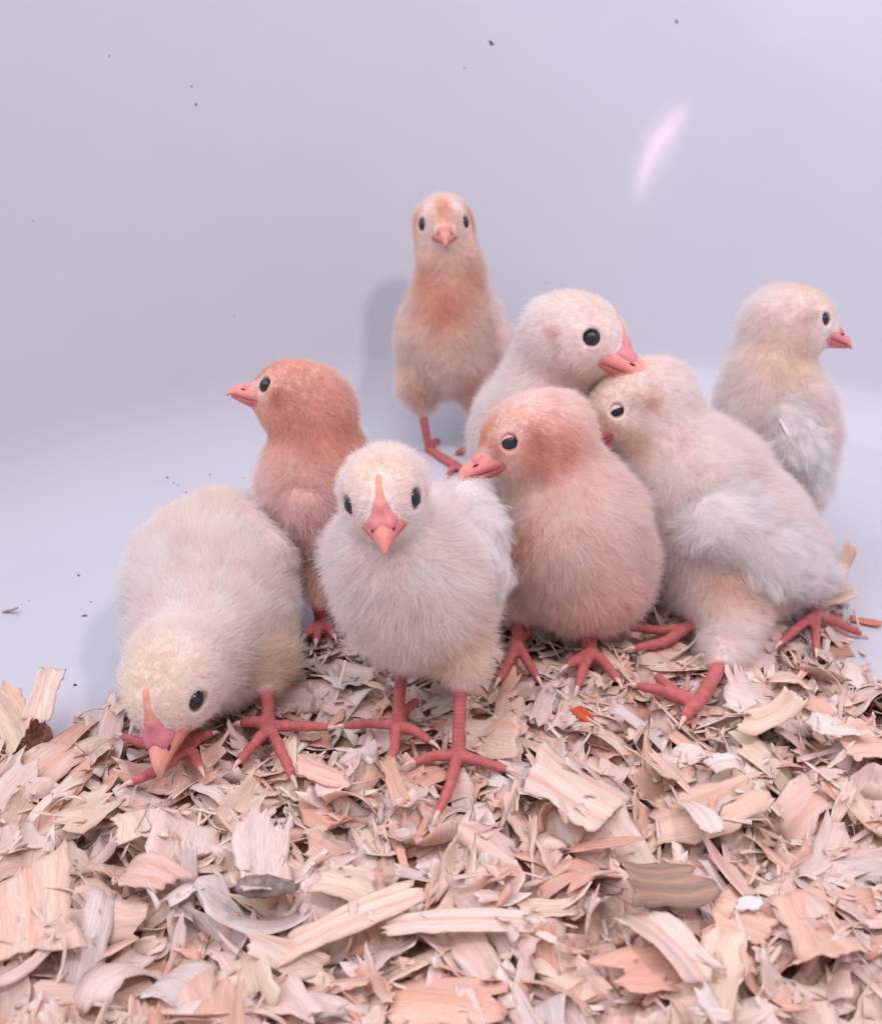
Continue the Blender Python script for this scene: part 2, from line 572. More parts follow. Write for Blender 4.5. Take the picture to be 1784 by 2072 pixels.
# ------------------------------------------------------------------ small head parts
def loft(rings, cap=True):
    V, F = [], []
    m = len(rings[0])
    for rg in rings: V += [tuple(p) for p in rg]
    for i in range(len(rings) - 1):
        for j in range(m):
            a, b = i * m + j, i * m + (j + 1) % m
            F.append((a, b, b + m, a + m))
    if cap:
        V.append(tuple(np.mean(rings[0], 0))); c = len(V) - 1
        for j in range(m): F.append((c, (j + 1) % m, j))
        V.append(tuple(np.mean(rings[-1], 0))); c = len(V) - 1
        k = (len(rings) - 1) * m
        for j in range(m): F.append((c, k + j, k + (j + 1) % m))
    return np.array(V, float), F

def uv_ball(c, R, r, nu=20, nv=12):
    rings = []
    for i in range(1, nv):
        a = math.pi * i / nv
        rings.append([c + R.T @ (np.array([math.sin(a) * math.cos(b), math.sin(a) * math.sin(b), math.cos(a)]) * r)
                      for b in np.linspace(0, 2 * math.pi, nu, endpoint=False)])
    return loft(rings)

def spline(pts, n):
    pts = np.asarray(pts, float)
    t = np.linspace(0, len(pts) - 1, n)
    out = np.zeros((n, pts.shape[1]))
    for k, x in enumerate(t):
        i = min(int(x), len(pts) - 2); f = x - i
        p0 = pts[max(i - 1, 0)]; p1 = pts[i]; p2 = pts[i + 1]; p3 = pts[min(i + 2, len(pts) - 1)]
        out[k] = 0.5 * ((2 * p1) + (-p0 + p2) * f + (2 * p0 - 5 * p1 + 4 * p2 - p3) * f * f + (-p0 + 3 * p1 - 3 * p2 + p3) * f ** 3)
    return out

def head_frame(yaw, pitch, roll):
    y, p, r = map(math.radians, (yaw, pitch, roll))
    fw = math.sin(y) * math.cos(p) * CR - math.sin(p) * CU - math.cos(y) * math.cos(p) * CF
    up = CU - (CU @ fw) * fw
    if np.linalg.norm(up) < 0.2: up = CF - (CF @ fw) * fw
    up /= np.linalg.norm(up)
    lf = np.cross(up, fw)
    up2 = up * math.cos(r) + lf * math.sin(r)
    lf2 = np.cross(up2, fw)
    return np.stack([fw, lf2, up2])             # rows: x forward, y left, z up

# upper beak: x, half width, gape z, ridge z (head radii)
UP = [(0.56, 0.47, -0.27, 0.02), (0.74, 0.46, -0.28, 0.10), (0.90, 0.39, -0.29, 0.12), (1.06, 0.30, -0.305, 0.075), (1.22, 0.215, -0.325, 0.0),
      (1.38, 0.14, -0.355, -0.10), (1.50, 0.08, -0.40, -0.22), (1.575, 0.02, -0.46, -0.40)]
LO = [(0.56, 0.46, -0.28, -0.34), (0.74, 0.44, -0.285, -0.40), (0.90, 0.36, -0.295, -0.43), (1.06, 0.26, -0.31, -0.435), (1.20, 0.18, -0.33, -0.44),
      (1.36, 0.10, -0.36, -0.44), (1.46, 0.02, -0.40, -0.44)]

def build_beak(chick, C, A, R, sp):
    k = sp.get('beak', 1.0)
    def tow(q): return C + (np.asarray(q) * R) @ A
    x0 = 0.66
    def rings(tab, up):
        tb = spline(tab, 19)
        out = []
        for (x, w, zg, zt) in tb:
            x = x0 + (x - x0) * k
            tt = max(0.0, (x - 1.0) / 0.55) * (1 - sp.get('droop', 1.0)) * 0.17
            zg += tt; zt += tt
            rg = []
            n = 14
            for j in range(n):
                a = math.pi * j / (n - 1)
                ca, sa = math.cos(a), math.sin(a)
                yy = w * math.copysign(abs(ca) ** 0.9, ca)
                hgt = (zt - zg)
                rg.append((x, yy, zg + hgt * sa ** 0.8 + (0.0 if up else 0.0)))
            for j in range(1, 5):
                yy = -w + 2 * w * j / 5
                rg.append((x, yy, zg + (0.012 if up else -0.006)))
            out.append([tow(q) for q in rg])
        return out, tb
    beak_c, tip_c, gape_c = sp.get('beak_col', (srgb(214, 128, 120), srgb(226, 150, 130), srgb(196, 96, 98)))
    r1, tb = rings(UP, True)
    V, F = loft(r1)
    me = mesh('upper_beak', V, F, M_BEAK)
    q = (V - C) @ A.T / R
    t = np.clip((q[:, 0] - 0.9) / 0.6, 0, 1)[:, None]
    col = beak_c * (1 - t) + tip_c * t
    g = np.clip(1 - (q[:, 2] + 0.30) / 0.12, 0, 1)[:, None] * np.clip(1.3 - q[:, 0], 0, 1)[:, None]
    col = col * (1 - 0.6 * g) + gape_c * 0.6 * g
    col = col * (1 + 0.10 * vnoise(V, 900, 5)[:, None])
    point_color(me, 'tint', col)
    link('upper_beak', me, chick)
    r2, _ = rings(LO, False)
    V, F = loft(r2)
    F = [tuple(reversed(x)) for x in F]
    me = mesh('lower_beak', V, F, M_BEAK)
    point_color(me, 'tint', np.tile(gape_c * 0.8 + beak_c * 0.2, (len(V), 1)) * (1 + 0.10 * vnoise(V, 900, 6)[:, None]))
    link('lower_beak', me, chick)
    # the fleshy cere with a slit nostril on each side
    def f(p):
        q = (p - C) @ A.T / R
        I = np.eye(3)
        d = None
        if 'comb' in sp:
            d = d_ell(q, np.array([x0 + 0.27 * k, 0, -0.02]), I, np.array([0.27, 0.31, 0.20]))
            d = smin(d, d_ell(q, np.array([0.96, 0, 0.13]), I, np.array([0.13, 0.19, 0.13])), 0.08)
            d = smin(d, d_ell(q, np.array([0.935, 0, 0.24]), I, np.array([0.11, 0.12, 0.12])), 0.06)
        else:
            d = d_ell(q, np.array([x0 + 0.27 * k, 0, 0.0]), I, np.array([0.26, 0.235, 0.13]))
        for s in (1, -1):
            d = smin(d, d_ell(q, np.array([x0 + 0.42 * k, 0.12 * s, -0.07]), I, np.array([0.16, 0.10, 0.10])), 0.13)
        return d * R
    lo = C - 1.9 * R; hi = C + 1.9 * R
    cc = tow((x0 + 0.26 * k, 0, -0.02))
    V, F = surface_nets(f, cc - 0.68 * R, cc + 0.68 * R, R * 0.035)
    me = mesh('cere', V, F, M_BEAK)
    point_color(me, 'tint', np.tile(sp.get('cere_col', srgb(206, 124, 128)), (len(V), 1)) * (1 + 0.08 * vnoise(V, 1100, 8)[:, None]))
    ce = link('cere', me, chick)
    for s in (1, -1):
        V, F = uv_ball(tow((x0 + 0.50 * k, 0.215 * s, -0.12)), A, np.array([0.085, 0.028, 0.022]) * R, 10, 6)
        link('nostril', mesh('nostril', V, F, M_DARK), ce)

def build_eyes(chick, C, A, R, sp):
    er = sp.get('eye_r', 0.235); ex = sp.get('eye_x', 0.42); ey = 0.565 - max(0, ex - 0.42) * 0.62
    for s in (1, -1):
        ax = np.array([0.30 + max(0, ex - 0.42) * 0.9, 0.95 * s, 0.10]); ax /= np.linalg.norm(ax)
        ec = np.array([ex, ey * s, 0.10])
        w = C + (ec * R) @ A
        V, F = uv_ball(w, A, np.full(3, er * R), 28, 18)
        eye = link('eye', mesh('eye', V, F, M_EYE), chick)
        # eyelids: a ring round the ball, its upper side lower on sleepy chicks
        u = np.cross(ax, [0, 0, 1.0]); u /= np.linalg.norm(u)
        v = np.cross(u, ax)
        if v[2] < 0: v = -v; u = -u
        close = sp.get('lid', 0.0)
        rings = []
        n = 36
        inner, outer = [], []
        for j in range(n):
            b = 2 * math.pi * j / n
            rr = 0.95
            cy_, sy_ = math.cos(b) * rr, math.sin(b) * rr
            if sy_ > 0: sy_ *= (1 - 1.05 * close)
            else: sy_ *= (1 - 0.30 * close)
            prof = []
            full = (math.cos(b) * 0.95 * 1.03, math.sin(b) * 0.95 * 1.03)
            for q in range(8):
                if q < 6:
                    mk = q / 5.0
                    hgt = 1.02 if q == 0 else 1.05
                else:
                    mk = 1.0 + 0.015 * (q - 5); hgt = 1.04
                c1 = cy_ * (1 - mk) + full[0] * mk; s1 = sy_ * (1 - mk) + full[1] * mk
                rad2 = c1 * c1 + s1 * s1
                z = math.sqrt(hgt * hgt - rad2) if rad2 < hgt * hgt - 0.02 else 0.14
                if q == 7: z -= 0.22
                prof.append(w + ((c1 * u + s1 * v + z * ax) * er * R) @ A)
            rings.append(prof)
        m = 8
        V = [p for rg in rings for p in rg]
        F = []
        for i in range(n):
            for j in range(m - 1):
                a, b2 = i * m + j, ((i + 1) % n) * m + j
                F.append((a, b2, b2 + 1, a + 1))
        link('eyelid', mesh('eyelid', V, F, mat_plain('eyelid_skin', srgb(*sp['lid_col']), 0.6, 0.2, 0.2, 700, 0.2)), eye)

def build_comb(chick, C, A, R, sp):
    k = sp['comb']
    I = np.eye(3)
    prof = spline([(0.98, 0.16), (0.90, 0.31), (0.80, 0.45), (0.68, 0.585), (0.55, 0.70)], 8)
    r = np.random.default_rng(3)
    hs = [0.045, 0.052, 0.058, 0.05, 0.064, 0.05, 0.056, 0.035]
    def f(p):
        q = (p - C) @ A.T / R
        d = None
        for i, (x, z) in enumerate(prof):
            n = np.array([x, 0, z]) / math.hypot(x, z)
            e = np.linalg.norm((q - (np.array([x, 0, z]) + n * (-0.008))) / np.array([1.25, 1.0, 1.25]), axis=1) - hs[i] * k
            d = e if d is None else smin(d, e, 0.06)
            # broad fleshy base
            e2 = d_ell(q, np.array([x - 0.045, 0, z - 0.04]), I, np.array([0.10, 0.24 * (1 - i * 0.095), 0.10]))
            d = smin(d, e2, 0.03)
        return d * R
    cc = C + (np.array([0.78, 0, 0.42]) * R) @ A
    V, F = surface_nets(f, cc - 0.62 * R, cc + 0.62 * R, R * 0.028)
    me = mesh('comb', V, F, M_COMB)
    q = (V - C) @ A.T / R
    hgt = np.clip(((q[:, 0] * 0.75 + q[:, 2] * 0.66) - 0.835) / 0.06 - np.abs(q[:, 1]) * 5 + np.clip(q[:, 2], 0, 0.5), 0, 1)[:, None]
    point_color(me, 'tint', (srgb(220, 142, 142) * (1 - hgt) + srgb(234, 172, 148) * hgt) * (1 + 0.08 * vnoise(V, 900, 4)[:, None]))
    link('comb', me, chick)

def feather(parent, base, tip, nrm, width, col, seed, bend=0.12):
    r = np.random.default_rng(seed)
    L = np.linalg.norm(tip - base); ax = (tip - base) / L
    sd = np.cross(nrm, ax); sd /= np.linalg.norm(sd); nn = np.cross(ax, sd)
    nu, nv = 12, 7
    V, F, B = [], [], []
    for i in range(nu):
        t = i / (nu - 1)
        wd = width * min(1.0, 0.25 + 3 * t) * (0.30 + 0.9 * math.sin(math.pi * min(1, 0.12 + 0.80 * t) ** 0.9) ** 0.6)
        if t > 0.85: wd *= 1 - ((t - 0.85) / 0.15) ** 2 * 0.75
        for j in range(nv):
            v = j / (nv - 1) * 2 - 1
            jag = r.normal(0, 0.04) if abs(v) == 1 else 0
            V.append(base + ax * (L * (t - 0.10 * abs(v) + 0.02)) + sd * wd * v * (1 + jag) * 0.5
                     + nn * (bend * L * 4 * t * (1 - t) * 0.5 - 0.0022 * (1 - t) ** 2 - abs(v) ** 2 * width * 0.10))
            B.append(t - 0.10 * abs(v))
    for i in range(nu - 1):
        for j in range(nv - 1):
            a = i * nv + j
            F.append((a, a + 1, a + nv + 1, a + nv))
    n0 = len(V)
    V += [p - nn * 0.00022 for p in V]
    F += [tuple(n0 + x for x in reversed(q)) for q in F]
    B = B + B
    me = mesh('feather', V, F, M_FEATHER)
    point_color(me, 'tint', np.tile(col, (len(V), 1)) * (1 + 0.05 * vnoise(np.array(V), 500, seed)[:, None]))
    at = me.attributes.new('barb', 'FLOAT', 'POINT'); at.data.foreach_set('value', np.array(B, dtype=np.float32))
    return link('feather', me, parent)

# ------------------------------------------------------------------ a chick
LEG_SEGS = []                                    # (a, b, r) of every toe, to keep the bedding off them
OFF_B, OFF_H = 0.0040, 0.0010

def build_chick(sp):
    seed = sp['seed']
    hs = sp['head']
    C = P(*hs['at']); A = head_frame(*hs['rot'])
    R = hs['r'] * hs['at'][2] / FPX - OFF_H
    feet0 = [G(*l['foot']) if len(l['foot']) == 2 else P(*l['foot']) for l in sp['legs']]
    root = empty('chick', np.mean(feet0, 0))
    tag(root, sp['label'], 'chick', 'chicks huddled in the bathtub')
    I = np.eye(3)
    chains = []
    for ch in sp['body']:
        pts = [(P(x, y, s), max(r * s / FPX - OFF_B, 0.002)) for (x, y, s, r) in ch]
        chains.append(pts)
    wing_ch = [([(P(x, y, s), max(r * s / FPX - 0.0015, 0.002)) for (x, y, s, r) in w['chain']], w) for w in sp.get('wings', [])]
    shank, toes = [], []
    claws = []
    for l in sp['legs']:
        ank = P(*l['ankle'])
        rs = l.get('r', 0.0022) * 0.93
        ft = l['foot']
        fp = G(*ft, 0.0024) if len(ft) == 2 else P(*ft)
        mid = (ank + fp) / 2
        shank.append((ank, fp, rs * 1.12, rs * 0.95))
        for toe in l['toes']:
            pts = [fp]
            for q in toe:
                pts.append(G(*q, 0.0021) if len(q) == 2 else P(*q))
            pts = spline(pts, 7) if len(pts) > 2 else spline([pts[0], (pts[0] + pts[1]) / 2 + np.array([0, 0, 0.0012]), pts[1]], 7)
            rad = np.linspace(rs * 0.86, rs * 0.60, 7)
            rad[[2, 4]] *= 1.10
            for i in range(6): toes.append((pts[i], pts[i + 1], rad[i], rad[i + 1]))
            LEG_SEGS.extend((pts[i], pts[i + 1], rad[i]) for i in range(6))
            claws.append((pts[-1], pts[-1] - pts[-2], rad[-1]))
    er = hs.get('eye_r', 0.235); ex = hs.get('eye_x', 0.42); ey = 0.565 - max(0, ex - 0.42) * 0.62
    def f_head(p):
        def H(*q): return C + (np.array(q) * R) @ A
        d = d_ell(p, H(-0.10, 0, 0.06), A, np.array([1.06, 0.88, 0.83]) * R)
        d = smin(d, d_cone(p, H(0.20, 0, -0.02), H(0.86, 0, -0.12), 0.66 * R, 0.30 * R), 0.20 * R)
        d = smin(d, d_ell(p, H(0.02, 0, -0.28), A, np.array([0.62, 0.68, 0.48]) * R), 0.22 * R)
        for s in (1, -1):
            e = np.linalg.norm(p - (C + (np.array([ex + 0.03, (ey + 0.09) * s, 0.10]) * R) @ A), axis=1) - er * (0.90 if hs.get('lid') else 1.06) * R
            d = -smin(-d, e, 0.06 * R)
        return d
    def f_fluff(p):
        d = None
        for ch in chains:
            if len(ch) == 1: e = np.linalg.norm(p - ch[0][0], axis=1) - ch[0][1]; d = e if d is None else smin(d, e, 0.008)
            for i in range(len(ch) - 1):
                e = d_cone(p, ch[i][0], ch[i + 1][0], ch[i][1], ch[i + 1][1])
                d = e if d is None else smin(d, e, 0.010)
        return d
    def f_leg(p):
        d = None
        for (a, b, ra, rb) in shank + toes:
            e = d_cone(p, a, b, ra, rb)
            d = e if d is None else smin(d, e, 0.0010)
        return d
    def f_soft(p): return smin(f_fluff(p), f_head(p), 0.006)
    def f_all(p): return smin(f_soft(p), f_leg(p), 0.002)
    allp = [q[0] for ch in chains for q in ch] + [C] + [x for t in shank + toes for x in t[:2]]
    allr = [q[1] for ch in chains for q in ch] + [R * 1.1] + [0.004 for t in shank + toes for x in t[:2]]
    lo = np.min([p - r for p, r in zip(allp, allr)], 0) - 0.004
    hi = np.max([p + r for p, r in zip(allp, allr)], 0) + 0.004
    V, F = surface_nets(f_all, lo, hi, 0.00085)
    dl, ds = f_leg(V), f_soft(V)
    leg = np.clip((ds - dl) / 0.0016 + 0.3, 0, 1)
    patches = [(P(x, y, s), r * s / FPX, srgb(*c), w) for (x, y, s, r, c, w) in sp.get('patches', [])]
    patches += [(C + (np.array(q) * R) @ A, r * R, srgb(*c), w) for (q, r, c, w) in sp.get('hpatches', [])]
    base = srgb(*sp['col'])
    def colour(p):
        c = np.tile(base, (len(p), 1))
        for (q, r, cc, w) in patches:
            k = np.exp(-((p - q) ** 2).sum(1) / (r * r))[:, None] * w
            c = c * (1 - k) + cc * k
        c = c * (1 + 0.05 * vnoise(p, 160, seed)[:, None] + 0.04 * vnoise(p, 420, seed + 5)[:, None])
        return np.clip(c, 0, 0.95)
    hq = (V - C) @ A.T / R
    skin = colour(V) * np.array([0.97, 0.90, 0.88])
    legc = srgb(*sp.get('leg_col', (200, 118, 116)))
    tint = skin * (1 - leg[:, None]) + legc * leg[:, None] * (1 + 0.10 * vnoise(V, 350, seed + 9)[:, None])
    me = mesh('body', V, F, M_BODY)
    point_color(me, 'tint', np.clip(tint, 0, 1))
    along = np.zeros(len(V), dtype=np.float32)
    best = np.full(len(V), 1e9); acc = 0.0
    for (a, b, ra, rb) in shank + toes:
        ab = b - a; l = np.linalg.norm(ab)
        t = np.clip(((V - a) @ ab) / (l * l), 0, 1)
        d = np.linalg.norm(V - a - t[:, None] * ab, axis=1)
        k = d < best
        best[k] = d[k]; along[k] = acc + t[k] * l
        acc += l
    along[leg < 0.5] = 0
    at = me.attributes.new('along', 'FLOAT', 'POINT'); at.data.foreach_set('value', along)
    body = link('body', me, root)
    # down
    axis = [C + A[0] * R * 1.0, C, C - A[0] * R * 0.55 - A[2] * R * 0.5] + [P(*q) for q in sp['axis']]
    segs = [(axis[i], axis[i + 1]) for i in range(len(axis) - 1)]
    def flow(p):
        out = np.zeros_like(p)
        for a, b in segs:
            ab = b - a; l = np.linalg.norm(ab)
            t = np.clip(((p - a) @ ab) / (l * l), 0, 1)
            d = np.linalg.norm(p - a - t[:, None] * ab, axis=1)
            out += (ab / l)[None] / (d[:, None] ** 5 + 1e-12)
        return out / np.linalg.norm(out, axis=1, keepdims=True)
    beakp = C + (np.array([0.98, 0, -0.15]) * R) @ A
    eyes = [C + (np.array([ex, (ey + 0.05) * s, 0.10]) * R) @ A for s in (1, -1)]
    combp = [C + (np.array(q) * R) @ A for q in ((0.96, 0, 0.2), (0.82, 0, 0.42), (0.62, 0, 0.64))]
    Lb = sp.get('len', 0.0068)
    def length(p):
        dh = np.linalg.norm((p - C), axis=1) / R
        k = np.clip((dh - 0.95) / 1.0, 0, 1)
        q = (p - C) @ A.T / R
        L = 0.0030 + (Lb - 0.0030) * k
        L = L + 0.0012 * np.clip(-q[:, 0], 0, 1) * (1 - k)
        face = np.clip(np.linalg.norm(p - beakp, axis=1) / (0.75 * R), 0.16, 1)
        L = L * face
        for e in eyes: L = L * np.clip((np.linalg.norm(p - e, axis=1) / R - er * 0.85) / 0.35, 0.26, 1)
        if 'comb' in hs:
            for c in combp: L = L * np.clip(np.linalg.norm(p - c, axis=1) / (0.34 * R), 0.3, 1)
        # short and sparse towards the bare shank
        dlg = f_leg(p)
        L = L * np.clip(0.35 + dlg / 0.010, 0.35, 1)
        return L
    mask = np.clip(1 - leg * 3, 0, 1)
    for e in eyes: mask[np.linalg.norm(V - e, axis=1) < er * 0.80 * R] = 0
    xb = hq[:, 0] > 0.92
    mask[xb & (np.abs(hq[:, 1]) < 0.45) & (hq[:, 2] < 0.15) & (hq[:, 2] > -0.5) & (np.linalg.norm(hq, axis=1) < 1.3)] *= 0.15
    if 'comb' in hs:
        for c in combp: mask[np.linalg.norm(V - c, axis=1) < 0.16 * R] = 0
    grow_down('down', V, F, f_soft, body, colour, length, flow, mask, sp.get('dens', 540), sp.get('lift', 0.85), seed, sp.get('clump', 0.26))
    # head parts
    build_beak(root, C, A, R, hs)
    build_eyes(root, C, A, R, hs)
    if 'comb' in hs: build_comb(root, C, A, R, hs)
    for (p, d, r) in claws:
        d = d / np.linalg.norm(d)
        u = np.cross(d, [0, 0, 1.0]); u /= np.linalg.norm(u); v = np.cross(u, d)
        rings = []
        for i in range(6):
            t = i / 5
            c = p + d * (r * 0.4 + 0.0050 * t) + v * (0.0007 * math.sin(t * 2.2) - 0.0016 * t * t)
            rr = r * 0.66 * (1 - t) ** 0.8 + 0.00012
            rings.append([c + rr * (math.cos(a) * u + math.sin(a) * v) for a in np.linspace(0, 2 * math.pi, 8, endpoint=False)])
        Vc, Fc = loft(rings)
        link('claw', mesh('claw', Vc, Fc, M_CLAW), root)
    # wings
    for wi, (ch, w) in enumerate(wing_ch):
        def fw(p):
            d = None
            for i in range(len(ch) - 1):
                e = d_cone(p, ch[i][0], ch[i + 1][0], ch[i][1], ch[i + 1][1])
                d = e if d is None else smin(d, e, 0.004)
            return d
        lo = np.min([p - r for p, r in ch], 0) - 0.003; hi = np.max([p + r for p, r in ch], 0) + 0.003
        Vw, Fw = surface_nets(fw, lo, hi, 0.0010)
        wc = srgb(*w['col'])
        m2 = mesh('wing', Vw, Fw, M_BODY)
        point_color(m2, 'tint', np.tile(wc * np.array([0.97, 0.9, 0.88]), (len(Vw), 1)))
        at = m2.attributes.new('along', 'FLOAT', 'POINT')
        wo = link('wing', m2, root)
        a0, a1 = ch[0][0], ch[-1][0]
        dirw = (a1 - a0) / np.linalg.norm(a1 - a0)
        def wcol(p): return np.clip(wc * (1 + 0.05 * vnoise(p, 160, seed + 31)[:, None]), 0, 0.92)
        grow_down('down', Vw, Fw, fw, wo, wcol, lambda p: np.full(len(p), w.get('len', 0.006)), lambda p: np.tile(dirw, (len(p), 1)),
                  np.ones(len(Vw)), w.get('dens', 500), w.get('lift', 0.40), seed + 50 + wi, w.get('clump', 0.4), 0.1)
        nrm = -CF + w.get('out', 0.0) * CR + 0.3 * CU
        nrm = nrm / np.linalg.norm(nrm)
        for k, (bx, by, bs, tx, ty, ts, wd) in enumerate(w.get('feathers', [])):
            feather(wo, P(bx, by, bs), P(tx, ty, ts), nrm, wd, wc * 0.985, seed * 10 + k)
    return root

WHITE = (251, 244, 241)
CREAM = (246, 236, 212)
PINKBEAK = dict(beak_col=(srgb(228, 146, 140), srgb(234, 160, 150), srgb(212, 116, 118)), cere_col=srgb(220, 146, 146))

